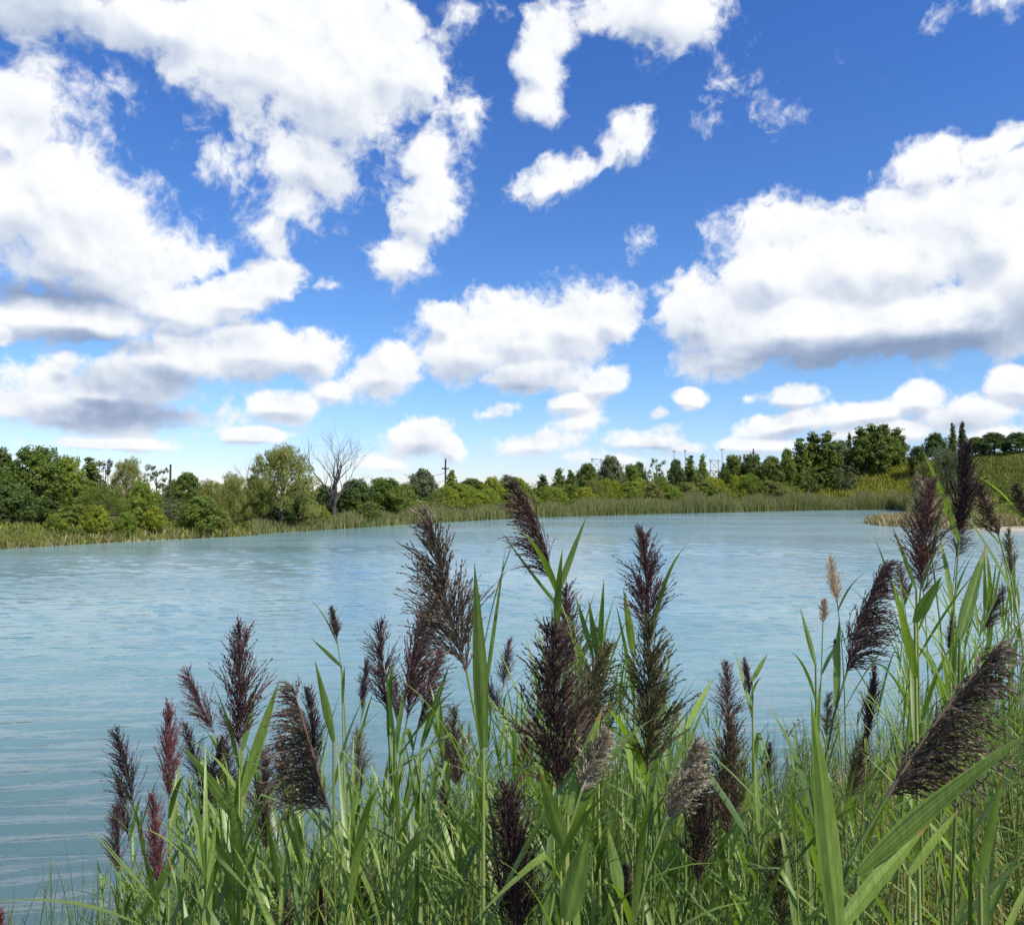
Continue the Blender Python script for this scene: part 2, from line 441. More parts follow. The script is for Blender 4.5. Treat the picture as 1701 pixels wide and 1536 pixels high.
# bare sandy slide on the right hand hill
sv = t.vmath('SUBTRACT', P, (116.0, 178.0, 0)); sv = t.vmath('MULTIPLY', sv, (.16, .10, 0.0))
ln = t.math('ADD', t.vmath('LENGTH', sv), t.math('MULTIPLY', n1, .8))
col = t.mix(t.step(ln, 1.05, .85), col, (.42, .34, .22, 1))
p = t.add('ShaderNodeBsdfPrincipled'); t.put(p.inputs['Base Color'], col); p.inputs['Roughness'].default_value = .95
p.inputs['Specular IOR Level'].default_value = .15
b = t.add('ShaderNodeBump'); b.inputs['Strength'].default_value = .6; b.inputs['Distance'].default_value = .06
t.put(b.inputs['Height'], n3); t.l.new(b.outputs[0], p.inputs['Normal'])
o = t.add('ShaderNodeOutputMaterial'); t.l.new(p.outputs[0], o.inputs[0])
ground = mb.build('ground', gm); tag(ground, kind='structure')

# ------------------------------------------------------------------ lake water: a gently heaving sheet
def wave_height(X, Y):
    """wind ripples running in toward the reeds: real relief close by"""
    z = np.zeros_like(X)
    rs = np.random.RandomState(11)
    wob = .35 * np.sin(X * .55 + .7) + .25 * np.sin(Y * .8 + X * .3) + .5 * np.sin(X * .21 + Y * .17)
    for k in range(11):
        lam = .24 * 1.13 ** k * .9
        ang = R(-10) + rs.normal(0, .06 + .006 * k)
        amp = .0085 * (lam / .3) ** .35
        kx, ky = math.sin(ang) * 2 * math.pi / lam, math.cos(ang) * 2 * math.pi / lam
        ph = kx * X + ky * Y + rs.uniform(0, 6.28) + wob * (1.0 + .3 / lam)
        env = .55 + .45 * np.sin(X * rs.uniform(.2, .9) + rs.uniform(0, 6)) * np.sin(Y * rs.uniform(.2, .7) + rs.uniform(0, 6))
        fade = sst(Y, 90 * lam + 14, 45 * lam + 7)      # short ripples live close in, where the mesh can carry them
        z += amp * env * fade * (np.sin(ph) + .25 * np.sin(2 * ph + .6))
    return z
ys = np.concatenate([[-25, -10, 0, 2], np.geomspace(3.2, 60, 620), np.geomspace(62, 290, 40)])
us = np.concatenate([np.linspace(-4, -.8, 14)[:-1], np.linspace(-.8, .8, 240), np.linspace(.8, 3, 10)[1:]])
UU, YY = np.meshgrid(us, ys)
XX = UU * np.maximum(np.abs(YY), 14) * .999
XX = UU * np.where(YY < 3.2, 14, 11 + YY * .95)
XX = np.clip(XX, -140, 190)
mb = MB(); mb.grid(np.stack([XX, YY, wave_height(XX, YY)], axis=-1)[:, ::-1])
wm, t = new_mat('lake_water')
tcw = t.add('ShaderNodeTexCoord'); P = tcw.outputs['Object']
sepp = t.add('ShaderNodeSeparateXYZ'); t.put(sepp.inputs[0], P)
def stretched(sx, sy, rot):
    m_ = t.add('ShaderNodeMapping'); t.put(m_.inputs[0], P)
    m_.inputs['Rotation'].default_value = (0, 0, rot); m_.inputs['Scale'].default_value = (sx, sy, 1)
    return m_.outputs[0]
a1 = t.noise(stretched(.34, 1.9, R(8)), 1.5, 3, .5)
a2 = t.noise(stretched(.55, 2.6, R(-6)), 5.0, 3, .55)
a3 = t.noise(stretched(1.1, 2.2, R(20)), 16, 2, .5)
hgt = t.math('ADD', t.math('MULTIPLY', a1, .36), t.math('ADD', t.math('MULTIPLY', a2, .22), t.math('MULTIPLY', a3, .05)))
gust = t.noise(stretched(.03, .10, R(5)), 1.0, 3, .55)
b = t.add('ShaderNodeBump')
t.put(b.inputs['Strength'], t.math('MULTIPLY', t.step(gust, .3, .7, .40, 1.0), t.step(sepp.outputs[1], 8, 90, .50, 1.7)))
b.inputs['Distance'].default_value = .13
t.put(b.inputs['Height'], hgt)
mud = t.noise(P, .05, 4, .5)
wc = t.mix(t.step(mud, .35, .65), (.132, .240, .262, 1), (.190, .300, .300, 1))
# clear dark shallows over the weedy bottom along the near bank, milky blue further out
wc = t.mix(t.step(t.math('ADD', sepp.outputs[1], t.math('MULTIPLY', mud, 6.0)), 6.5, 19), (.066, .112, .118, 1), wc)
p = t.add('ShaderNodeBsdfPrincipled'); t.put(p.inputs['Base Color'], wc)
t.put(p.inputs['Roughness'], t.step(gust, .35, .65, .05, .16)); p.inputs['IOR'].default_value = 1.46
t.l.new(b.outputs[0], p.inputs['Normal'])
o = t.add('ShaderNodeOutputMaterial'); t.l.new(p.outputs[0], o.inputs[0])
water = mb.build('water', wm); tag(water, kind='structure')

# ------------------------------------------------------------------ trees and shrubs of the far bank
GREENS = {
 'mid':    leaf_mat('foliage_mid_green', (.080, .125, .018), (.195, .245, .042), .32),
 'bright': leaf_mat('foliage_bright_green', (.125, .180, .022), (.265, .325, .046), .36),
 'dark':   leaf_mat('foliage_dark_green', (.048, .082, .017), (.130, .175, .038), .26),
 'olive':  leaf_mat('foliage_olive', (.120, .140, .030), (.270, .275, .070), .30),
 'grey':   leaf_mat('foliage_grey_green', (.085, .110, .048), (.185, .215, .105), .26),
 'lime':   leaf_mat('foliage_yellow_green', (.160, .200, .018), (.360, .370, .040), .40),
 'brown':  leaf_mat('foliage_brownish', (.060, .055, .028), (.120, .115, .048), .2),
}
BARK = plain_mat('bark_grey_brown', (.05, .04, .03), (.14, .115, .09), 14, .9, .5)
DEADBARK = plain_mat('bark_weathered', (.035, .030, .027), (.105, .09, .078), 12, .9, .5)

def leaf_cloud(mb, centres, radii, outc, per, size, tones, rs, flat=.8, droop=0.0, asp=.62):
    """little leaf quads gathered round each centre; outc: the crown part they face away from"""
    k = len(centres)
    idx = np.repeat(np.arange(k), per)
    n = len(idx)
    g = rs.normal(size=(n, 3)); g /= np.linalg.norm(g, axis=1)[:, None]
    r = rs.uniform(.35, 1.0, n) ** .6
    off = g * r[:, None] * radii[idx][:, None] * np.array([1, 1, flat])
    if droop: off[:, 2] -= droop * rs.uniform(0, 1, n) ** 1.5 * radii[idx] * 1.6
    p = centres[idx] + off
    nrm = (p - outc[idx]); nrm /= np.linalg.norm(nrm, axis=1)[:, None] + 1e-6
    nrm = nrm + rs.normal(0, .55, (n, 3)); nrm /= np.linalg.norm(nrm, axis=1)[:, None]
    a = np.cross(nrm, rs.normal(size=(n, 3))); a /= np.linalg.norm(a, axis=1)[:, None]
    if droop:
        a = a * .5 + np.array([0, 0, -1.0]) * rs.uniform(.6, 1.4, n)[:, None]; a /= np.linalg.norm(a, axis=1)[:, None]
    b = np.cross(nrm, a)
    s = size * rs.uniform(.6, 1.35, n)[:, None]
    a = a * s; b = b * s * asp
    Q = np.stack([p - a, p + b, p + a, p - b], axis=1)
    mb.quads(Q, np.clip(tones[idx] + rs.normal(0, .16, n), 0, 1))

def make_tree(name, kind, mat, seed, leaf=.115):
    """one tree 8 m tall and about 8 m wide (columns narrower): trunk and crown as children"""
    rs = np.random.RandomState(seed)
    root = thing(name, (0, 0, 0), name, 'tree')
    H = 8.0
    tr = MB(); cr = MB()
    lobes = []
    if kind == 'round':
        n = 15
        for i in range(n):
            a = i * 2.4 + rs.uniform(-.4, .4); t = (i + .5) / n
            z = 1.5 + 5.2 * t; rad = (1.0 - .30 * abs(t - .38) * 2) * 2.6 * math.sqrt(max(.06, 1 - t ** 3 * .9))
            lobes.append((math.cos(a) * rad, math.sin(a) * rad, z, rs.uniform(.95, 1.7)))
        lobes.append((0, 0, 4.2, 2.4)); lobes.append((.3, -.2, 6.6, 1.2)); lobes.append((-.8, .3, 6.3, 1.0))
        flat, droop, per, cl = .8, 0, 30, 24
    elif kind == 'column':
        n = 30
        for i in range(n):
            a = i * 2.4 + rs.uniform(-.5, .5); t = (i + rs.uniform(-.6, .6)) / (n - 1); t = min(1, max(0, t))
            rad = rs.uniform(.5, 1.25) * (1 - .72 * t); z = .7 + 6.5 * t + rs.uniform(-.2, .2)
            lobes.append((math.cos(a) * rad, math.sin(a) * rad, z, rs.uniform(.45, .95) * (1.1 - .55 * t)))
        lobes.append((0, 0, 3.2, 1.2))
        flat, droop, per, cl = 1.35, 0, 26, 26
    elif kind == 'willow':
        n = 17
        for i in range(n):
            a = i * 2.4 + rs.uniform(-.3, .3); t = (i + .5) / n
            z = 1.7 + 5.3 * t; rad = 3.0 * math.sqrt(max(.1, 1 - t ** 2.4))
            lobes.append((math.cos(a) * rad, math.sin(a) * rad, z, rs.uniform(.8, 1.35)))
        lobes.append((0, 0, 6.7, 1.3)); lobes.append((0, 0, 4.6, 2.3)); lobes.append((1.3, .5, 6.1, 1.2)); lobes.append((-1.2, -.6, 6.2, 1.2))
        flat, droop, per, cl = .7, .7, 34, 22
    elif kind == 'sparse':
        n = 11
        for i in range(n):
            a = i * 2.4; t = (i + .5) / n
            z = 2.2 + 5.0 * t; rad = rs.uniform(1.2, 3.0) * (1 - .4 * t)
            lobes.append((math.cos(a) * rad, math.sin(a) * rad, z, rs.uniform(.5, .95)))
        flat, droop, per, cl = .7, 0, 28, 13
    else:   # scrub: many stems from the ground, ragged feathery tops
        n = 16
        for i in range(n):
            a = i * 2.4 + rs.uniform(-.4, .4); q = math.sqrt((i + .5) / n)
            top = 7.4 * (1 - .45 * q ** 2) * rs.uniform(.72, 1.0); rad = 3.1 * q
            m = 3
            for j in range(m):
                t = (j + .6) / m
                lobes.append((math.cos(a) * rad * (.6 + .4 * t), math.sin(a) * rad * (.6 + .4 * t), top * t, .95 - .38 * t))
        flat, droop, per, cl = 1.35, 0, 26, 9
    L = np.array(lobes)
    # trunk and limbs reaching into the lobes
    bend = rs.uniform(-.4, .4, 2)
    trunk = np.array([[0, 0, -.3], [bend[0] * .3, bend[1] * .3, 1.2], [bend[0] * .7, bend[1] * .7, 3.0], [bend[0], bend[1], 5.0], [bend[0] * .8, bend[1] * .8, 6.8]])
    if kind != 'scrub':
        tr.tube(trunk, [.24, .19, .15, .09, .03], 8)
        for (x, y, z, r_) in lobes[::1]:
            z0 = max(.9, z - 1.6 - rs.uniform(0, 1.2)); f = z0 / 5.0
            s = np.array([bend[0] * f, bend[1] * f, z0]); e = np.array([x, y, z])
            mid = s * .45 + e * .55 + np.array([0, 0, -.15]) + rs.normal(0, .15, 3)
            tr.tube([s, mid, e, e + (e - mid) * .5], [.075, .05, .03, .012], 5)
            for q in range(3):
                d = rs.normal(size=3); d[2] = abs(d[2]); d /= np.linalg.norm(d)
                tr.tube([e * .6 + mid * .4, e + d * r_ * .8], [.03, .008], 4)
    else:
        for i in range(16):
            x, y, z, _ = lobes[i * 3 + 2]
            tr.tube([[x * .15, y * .15, -.2], [x * .6, y * .6, z * .5], [x, y, z]], [.06, .04, .012], 5)
    # clumps over the lobes, leaves over the clumps
    cen, rad, outc, tone = [], [], [], []
    for (x, y, z, r_) in lobes:
        m = max(4, int(cl * r_ ** 1.6))
        d = rs.normal(size=(m, 3)); d /= np.linalg.norm(d, axis=1)[:, None]
        rr_ = r_ * rs.uniform(.55, 1.08, m)
        c_ = np.array([x, y, z]) + d * rr_[:, None] * np.array([1, 1, flat])
        cen.append(c_); rad.append(rs.uniform(.22, .46, m) * (.6 + .4 * r_)); outc.append(np.tile([x, y, z - r_ * .3], (m, 1)))
        tone.append(np.clip(rs.uniform(.25, .7) + rs.normal(0, .15, m), 0, 1))
    cen = np.concatenate(cen); keep = cen[:, 2] > .15
    leaf_cloud(cr, cen[keep], np.concatenate(rad)[keep], np.concatenate(outc)[keep], per, leaf, np.concatenate(tone)[keep], rs, .85, droop,
               asp=.3 if kind == 'willow' else .62)
    tr.build('trunk', BARK, root)
    c = cr.build('crown', mat, root)
    return root

def make_bare(name, seed, height, spread, levels=5, base_r=.2, lean=.0, n0=5):
    """leafless tree: a real fork of tapering limbs and twigs"""
    rs = np.random.RandomState(seed)
    root = thing(name, (0, 0, 0), name, 'tree')
    tr = MB(); tw = MB()
    def grow(p, d, ln, r, lev):
        k = 4
        pts = [p]
        q = np.array(p, float); dd = np.array(d, float)
        for i in range(k):
            dd = dd + rs.normal(0, .10, 3) + np.array([0, 0, .06]); dd /= np.linalg.norm(dd)
            q = q + dd * ln / k; pts.append(q.copy())
        rad = np.linspace(r, r * .62, k + 1)
        (tr if lev < 2 else tw).tube(pts, rad, 7 if lev < 2 else 4)
        if lev >= levels: return
        for c_ in range(n0 if lev == 0 else rs.randint(2, 5)):
            side = rs.normal(size=3); side -= dd * (side @ dd); side /= np.linalg.norm(side)
            a = rs.uniform(.25, .75) * (spread if lev == 0 else 1)
            nd = dd * math.cos(a) + side * math.sin(a)
            i = k if c_ < 2 else rs.randint(2, k + 1)
            grow(pts[i], nd, ln * rs.uniform(.55, .85), rad[i] * rs.uniform(.5, .72), lev + 1)
    grow(np.array([0, 0, -.2]), np.array([lean, 0, 1.]), height * .34, base_r, 0)
    tr.build('trunk', DEADBARK, root); tw.build('branches', DEADBARK, root)
    return root

_lib = {}
def lib(kind, mat, var=0):
    """one model per kind, leaf colour and variant; the first user takes the model itself"""
    key = (kind, mat, var)
    if key not in _lib:
        seed = {'round': 10, 'column': 40, 'willow': 70, 'sparse': 100, 'scrub': 130}[kind] + var * 7
        mkey = (kind, var)
        if mkey in _mesh:
            src = _mesh[mkey]
            r = thing('tree', (0, 0, 0), 'tree', 'tree')
            for ch in src.children:
                c = ch.copy(); C.objects.link(c); c.parent = r
                if c.name.startswith('crown'):
                    c.data = c.data.copy(); c.data.materials[0] = GREENS[mat]
        else:
            r = make_tree('tree', kind, GREENS[mat], seed); _mesh[mkey] = r
        _lib[key] = [r, False]
    return _lib[key]
_mesh = {}
NAMES = {'round': 'broadleaf_tree', 'column': 'poplar_tree', 'willow': 'willow_tree', 'sparse': 'open_tree', 'scrub': 'shrub'}
WID = {'round': 7.4, 'column': 3.3, 'willow': 7.8, 'sparse': 6.6, 'scrub': 7.0}
_rt = np.random.RandomState(77)
def plant(px, top, wpx, Y, kind, mat, label, cat='tree', group=None, var=None, name=None):
    v = (var if var is not None else int(_rt.randint(0, 2)))
    rec = lib(kind, mat, v)
    for _ in range(60):                      # keep roots off the water
        if float(lake_sd((px - W_PX / 2) / F_PX * Y, Y)) > .7: break
        Y += .4
    X = (px - W_PX / 2) / F_PX * Y
    g = gz(X, Y)
    topz = at(px, top, Y).z
    h = max(topz - g, 1.0)
    sx = max(wpx / F_PX * Y / WID[kind], .05); s_z = h / 7.9
    r = rec[0]
    if rec[1]: r = dup(rec[0], (X, Y, g))
    rec[1] = True
    r.location = (X, Y, g); r.rotation_euler = (0, 0, _rt.uniform(0, 6.28)); r.scale = (sx, sx, s_z)
    r.name = name or NAMES[kind]
    tag(r, label, cat)
    if group: r['group'] = group
    elif 'group' in r: del r['group']
    return r

# (x, top y, width px, depth m, kind, leaf colour, label)
TREES = [
 (2,738,60,62,'round','dark','dark green tree at the left edge of the far treeline'),
 (58,735,112,60,'round','mid','tall broad green tree, the biggest one on the left bank'),
 (108,752,80,64,'round','bright','bright topped tree at the right shoulder of the big left tree'),
 (20,800,90,54,'round','dark','low dark tree in front at the far left waterside'),
 (150,756,60,72,'column','mid','slim green tree just right of the big left tree'),
 (176,754,44,66,'sparse','brown','brownish thin crowned tree behind the left bank'),
 (212,757,66,70,'willow','olive','olive topped tree left of the dark open tree'),
 (170,800,90,57,'willow','mid','full dark willow in the middle of the left bank'),
 (262,768,60,90,'sparse','dark','dark open branched tree beside the left utility pole'),
 (238,796,58,56,'round','bright','glossy dark and bright leaved tree leaning over the left bank'),
 (312,781,54,84,'round','mid','small round green tree right of the left utility pole'),
 (352,794,60,70,'willow','olive','olive willow bush below the small round tree'),
 (388,782,64,64,'willow','olive','olive willow at the left foot of the great willow'),
 (335,820,80,57,'round','mid','low green bush on the left bank below the olive willow'),
 (72,826,80,57,'round','dark','low dark bush at the foot of the biggest left tree'),
 (128,836,70,56,'round','mid','low green bush right below the biggest left tree'),
 (285,812,60,62,'scrub','grey','grey green thicket behind the yellow shrub'),
 (466,733,140,66,'willow','olive','great rounded olive willow, tallest tree left of the dead tree'),
 (432,790,80,67,'willow','mid','lower drooping skirt of willow left of the great willow'),
 (497,798,70,71,'round','dark','dark leaved tree under the right side of the great willow'),
 (468,836,60,68,'round','dark','dark bush under the great willow'),
 (536,806,44,80,'round','dark','dark green tree behind the dead tree trunk'),
 (590,792,70,80,'round','dark','dark rounded tree right of the dead tree'),
 (640,790,84,88,'round','mid','rounded green tree between the dead tree and the pale tree'),
 (610,815,70,78,'scrub','mid','green thicket right of the dead trunk'),
 (702,775,58,120,'round','grey','pale tall tree crossed by the power lines'),
 (668,800,60,96,'round','mid','low rounded tree in front of the pale tall tree'),
 (750,778,36,110,'column','bright','pointed bright tree just right of the middle utility pole'),
 (728,800,60,100,'scrub','mid','green scrub at the foot of the middle utility pole'),
 (784,792,60,118,'round','mid','small round tree right of the pointed bright tree'),
 (818,789,46,112,'round','lime','yellow green tree left of the drooping dark plume'),
 (858,790,60,124,'round','bright','green tree behind the drooping dark plume'),
 (902,786,36,130,'column','dark','short dark pointed tree right of the drooping plume'),
 (928,775,36,140,'column','mid','twin topped slim tree left of the broad dark tree'),
 (948,778,30,142,'column','mid','slim companion of the twin topped tree'),
 (978,767,38,160,'round','mid','dark tree left of the first pylon'),
 (1014,753,52,168,'round','grey','round grey green tree right of the first pylon'),
 (1048,768,44,172,'round','mid','dark tree right of the round grey green tree'),
 (1062,764,30,176,'round','dark','small dark crown left of the open topped tree'),
 (1092,758,38,182,'sparse','mid','open topped tree with gaps in its crown'),
 (1123,760,34,186,'round','dark','dark round crown below the pair of power poles'),
 (1147,754,32,190,'column','mid','narrow tree right of the pair of power poles'),
 (1167,752,24,186,'column','bright','pyramid shaped tree left of the second pylon'),
 (1218,752,50,188,'round','mid','dark tree at the left end of the dense middle row'),
 (1250,750,54,186,'round','dark','dark middle tree of the dense row'),
 (1282,754,50,182,'round','mid','green tree at the right end of the dense middle row'),
 (1308,741,34,180,'round','mid','small dark tree left of the tall poplars'),
 (1330,724,46,182,'column','mid','first slim poplar of the right hand row'),
 (1352,714,56,186,'column','mid','tall poplar of the right hand row'),
 (1374,713,54,184,'column','mid','tallest poplar in the right hand row'),
 (1394,728,52,190,'round','grey','grey green tree at the right end of the poplar row'),
 (1412,716,16,196,'column','dark','very thin tree between the poplar row and the round grove'),
 (1345,752,50,176,'scrub','mid','green thicket at the foot of the tall poplars'),
 (1404,752,54,178,'scrub','grey','silvery thicket left below the round grove'),
 (1432,706,50,188,'column','mid','left tree of the round grove on the hill'),
 (1450,701,50,190,'column','mid','second tree of the round grove on the hill'),
 (1470,702,50,190,'column','mid','third tree of the round grove on the hill'),
 (1490,708,50,188,'column','mid','right tree of the round grove on the hill'),
 (1441,722,52,185,'round','mid','left lower crown of the round grove on the hill'),
 (1478,720,54,185,'round','mid','right lower crown of the round grove on the hill'),
 (1461,704,36,183,'column','mid','front middle tree of the round grove on the hill'),
 (1526,738,36,176,'round','dark','small dark tree at the left end of the hilltop trees'),
 (1556,716,44,184,'round','dark','rounded dark tree left of the twin hilltop poplars'),
 (1584,700,18,186,'column','dark','left one of the twin hilltop poplars'),
 (1600,697,19,186,'column','dark','right one of the twin hilltop poplars'),
 (1622,724,44,180,'round','mid','green tree right of the twin hilltop poplars'),
 (1652,716,54,176,'round','dark','dark tree right of the black plume on the hill'),
 (1694,716,52,172,'round','dark','dark tree at the right edge of the hilltop'),
 (1740,722,60,170,'round','dark','dark hilltop tree past the right edge'),
 (1572,739,84,142,'willow','grey','big grey olive bush on the hillside behind the black plume'),
 (1536,762,50,138,'willow','olive','smaller olive bush left of the big hillside bush'),
 (1676,778,50,120,'scrub','mid','green bush on the right hand slope'),
 (1630,770,60,132,'scrub','olive','olive scrub below the hilltop trees'),
]
for T in TREES: plant(*T)
_o = 'first second third fourth fifth sixth seventh eighth ninth tenth eleventh twelfth thirteenth fourteenth fifteenth sixteenth seventeenth eighteenth nineteenth twentieth'.split()
ORD = list(_o) + [str(n_) + {1: 'st', 2: 'nd', 3: 'rd'}.get(n_ % 10, 'th') for n_ in range(21, 99)]
def single_out(items, marks, what, rel):
    '''items: (x in the picture, object); each is told by its count from the left beside a landmark'''
    b = {}
    for x, o_ in items: b.setdefault(min(range(len(marks)), key=lambda i: abs(marks[i][0] - x)), []).append((x, o_))
    for i, l in b.items():
        l.sort(key=lambda q: q[0])
        for n_, (x, o_) in enumerate(l):
            o_['label'] = (ORD[n_] + ' ' + what + ' from left ' if len(l) > 1 else what + ' ') + rel + ' the ' + marks[i][1]
MARKS = [(T[0], T[6]) for T in TREES if len(T[6].split()) <= 7]
SHRUBS = [
 (160,836,50,51,'round','lime','yellow green shrub left of the brightest shrub on the left bank'),
 (258,838,44,54,'round','lime','brightest yellow shrub behind the white rocks'),
 (212,848,40,53,'round','bright','bright green shrub between two yellow shrubs on the left bank'),
 (95,850,40,51,'round','bright','small bright shrub under the big left tree'),
 (140,868,40,49,'scrub','mid','low green bush at the water on the left bank'),
 (116,880,34,47.5,'scrub','dark','dark low bush touching the water at the left'),
 (18,876,60,48,'scrub','grey','grey green low bush at the left edge of the bank'),
 (365,845,44,55,'round','olive','rounded olive shrub at the waterline left of the great willow'),
 (192,868,40,50,'scrub','olive','olive low shrub in front of the bright green shrub'),
 (400,855,50,56,'scrub','mid','green waterside shrub at the foot of the olive willow'),
 (535,838,30,66,'round','bright','bright shrub left of the dead trunk'),
]
for T in SHRUBS: plant(*T, cat='shrub', name='shrub')
# willow scrub that fills the bank between the named trees
def env(tab, x):
    xs, ys_ = zip(*tab); return float(np.interp(x, xs, ys_))
SCRUB_TOP = ((-60, 800), (300, 812), (520, 822), (640, 812), (830, 800), (1000, 790), (1160, 785), (1250, 785), (1330, 790), (1400, 800))
SHORE_Y = ((-60, 46), (0, 47), (200, 53), (430, 65), (560, 74), (700, 86), (830, 100), (960, 116), (1100, 130), (1300, 148), (1510, 160))
for (rows, d0, dh, lab, mats, grp, rel) in (
     (16, 12, -4, 'young scrub bush', ('mid', 'bright', 'olive'), 'willow scrub along the left bank', 'near'),
     (56, 22, -12, 'background bush', ('dark', 'mid', 'dark'), 'bushes closing the gaps of the treeline', 'beside'),
     (96, 8, 4, 'light green scrub', ('bright', 'mid', 'olive', 'bright', 'lime'), 'willow scrub behind the middle reed bed', 'below')):
    batch = []
    for i in range(rows):
        if grp.startswith('willow scrub along'): x = -30 + 600 * (i + _rt.uniform(0, 1)) / rows
        elif grp.startswith('bushes'): x = -60 + 1380 * (i + _rt.uniform(0, 1)) / rows
        else: x = 560 + 760 * (((i * 7) % rows) + _rt.uniform(0, 1)) / rows
        Y = env(SHORE_Y, x) + d0 * _rt.uniform(.7, 2.6)
        top = env(SCRUB_TOP, x) + dh + _rt.uniform(-8, 20)
        if grp.startswith('willow scrub behind'):
            f = (Y - env(SHORE_Y, x)) / 24; top = env(SCRUB_TOP, x) + 24 - 26 * min(f, 1) + _rt.uniform(-8, 8)
        if grp.startswith('bushes'):
            Y += 18 + x * .02
            if x > 960: top = 774 + _rt.uniform(-7, 12)
        batch.append((x, plant(x, top, _rt.uniform(34, 66) * (90 / Y) ** .35, Y, _rt.choice(['scrub', 'scrub', 'round', 'willow']), _rt.choice(mats), lab, cat='shrub', group=grp, name='shrub')))
    single_out(batch, MARKS, lab, rel)
for (a_, b_) in (((1520, 1760), 22),):
    batch = []
    for i in range(b_):
        x = _rt.uniform(*a_); Y = _rt.uniform(125, 165)
        g = gz((x - 850) / F_PX * Y, Y); y_ = 820 - (g + _rt.uniform(1.2, 2.6) - EYE) / Y * F_PX
        batch.append((x, plant(x, y_, _rt.uniform(20, 44), Y, 'scrub', _rt.choice(['olive', 'mid', 'bright']), 'x', cat='shrub', group='low bushes on the right hand slope', name='shrub')))
    single_out(batch, MARKS, 'low slope bush', 'below')
for k_, rec in list(_lib.items()):
    if not rec[1]:
        for ch in list(rec[0].children): bpy.data.objects.remove(ch)
        bpy.data.objects.remove(rec[0])

def stand_bare(r, px, base, Y, rz, label, nm):
    X = (px - W_PX / 2) / F_PX * Y
    r.location = (X, Y, gz(X, Y)); r.rotation_euler = (0, 0, rz); r.name = nm; tag(r, label, 'tree')
d1 = make_bare('dead_tree', 21, 9.9, 1.0, 5, .26, .04, 7)
stand_bare(d1, 556, 850, 76.5, .4, 'tall leafless grey dead tree standing above the middle of the far bank', 'dead_tree')
d2 = make_bare('dead_tree', 5, 7.4, .9, 4, .16, -.2, 4)
stand_bare(d2, 541, 850, 78, 2.2, 'short broken leaning dead trunk below the tall dead tree', 'dead_tree')
d3 = make_bare('dead_tree', 8, 7.2, 1.0, 4, .12, .05, 4)
stand_bare(d3, 408, 850, 74, 1.0, 'small leafless tree poking out left of the great willow', 'dead_tree')

# ------------------------------------------------------------------ far ground cover: reeds, meadow, spit grass
def tufts(mb, X, Y, hgt, wid, blades, rs, tone0, tone1, spread=.25, lean=.18):
    n = len(X)
    idx = np.repeat(np.arange(n), blades); m = len(idx)
    bx = X[idx] + rs.normal(0, spread, m); by = Y[idx] + rs.normal(0, spread, m)
    bz = np.repeat(terrain(X, Y), blades) - .03
    h = hgt[idx] * rs.uniform(.65, 1.1, m); w = wid * rs.uniform(.6, 1.4, m)
    a = rs.uniform(0, np.pi, m); dx, dy = np.cos(a) * w / 2, np.sin(a) * w / 2
    lx, ly = rs.normal(0, lean, m) * h, rs.normal(0, lean, m) * h
    b0 = np.stack([bx - dx, by - dy, bz], 1); b1 = np.stack([bx + dx, by + dy, bz], 1)
    m0 = np.stack([bx - dx * .8 + lx * .4, by - dy * .8 + ly * .4, bz + h * .6], 1); m1 = np.stack([bx + dx * .8 + lx * .4, by + dy * .8 + ly * .4, bz + h * .6], 1)
    t0 = np.stack([bx - dx * .1 + lx, by + ly, bz + h], 1); t1 = np.stack([bx + dx * .1 + lx, by + ly, bz + h], 1)
    tn = rs.uniform(tone0, tone1, m)
    mb.quads(np.stack([b0, b1, m1, m0], 1), tn); mb.quads(np.stack([m0, m1, t1, t0], 1), np.clip(tn + .12, 0, 1))

rs = np.random.RandomState(3)
def scatter(n, px0, px1, Y0, Y1, sd0, sd1, rs):
    """random spots of land seen between two picture columns, kept by distance from the shore"""
    out_x, out_y = [], []
    got = 0
    while got < n:
        px = rs.uniform(px0, px1, n * 2); Y = np.sqrt(rs.uniform(Y0 ** 2, Y1 ** 2, n * 2))
        X = (px - 850.5) / F_PX * Y
        s_ = lake_sd(X, Y); k = (s_ > sd0) & (s_ < sd1)
        out_x.append(X[k]); out_y.append(Y[k]); got += k.sum()
        if k.sum() < n * .002: break
    return np.concatenate(out_x)[:n], np.concatenate(out_y)[:n]
REEDFAR = leaf_mat('far_reed_blades', (.068, .098, .030), (.265, .280, .100), .3)
REEDTOP = leaf_mat('far_reed_heads', (.075, .055, .035), (.17, .13, .085), .1)
mb = MB(); top_ = MB()
X, Y = scatter(30000, 418, 1530, 60, 178, -.6, 6.5, rs)
k = ~((X > 26) & (Y < 112)); X, Y = X[k], Y[k]
pxs = X / Y * F_PX + 850.5
hh = np.interp(pxs, (418, 560, 700, 830, 1000, 1200, 1400, 1520), (.75, 1.0, 1.25, 1.6, 2.0, 2.5, 2.7, 2.7)) * rs.uniform(.75, 1.12, len(X)) * (.9 + .17 * np.sin(pxs * .09 + 2 * np.sin(pxs * .021)) + .17 * np.sin(pxs * .033 + Y * .1) + .08 * np.sin(pxs * .31))
tufts(mb, X, Y, hh, .055, 6, rs, .0, 1., .26, .17)
o = mb.build('reed_bed', REEDFAR); tag(o, kind='stuff')
k = rs.uniform(size=len(X)) < .34
tufts(top_, X[k], Y[k], hh[k] * 1.10, .09, 2, rs, .2, .9, .2, .05)
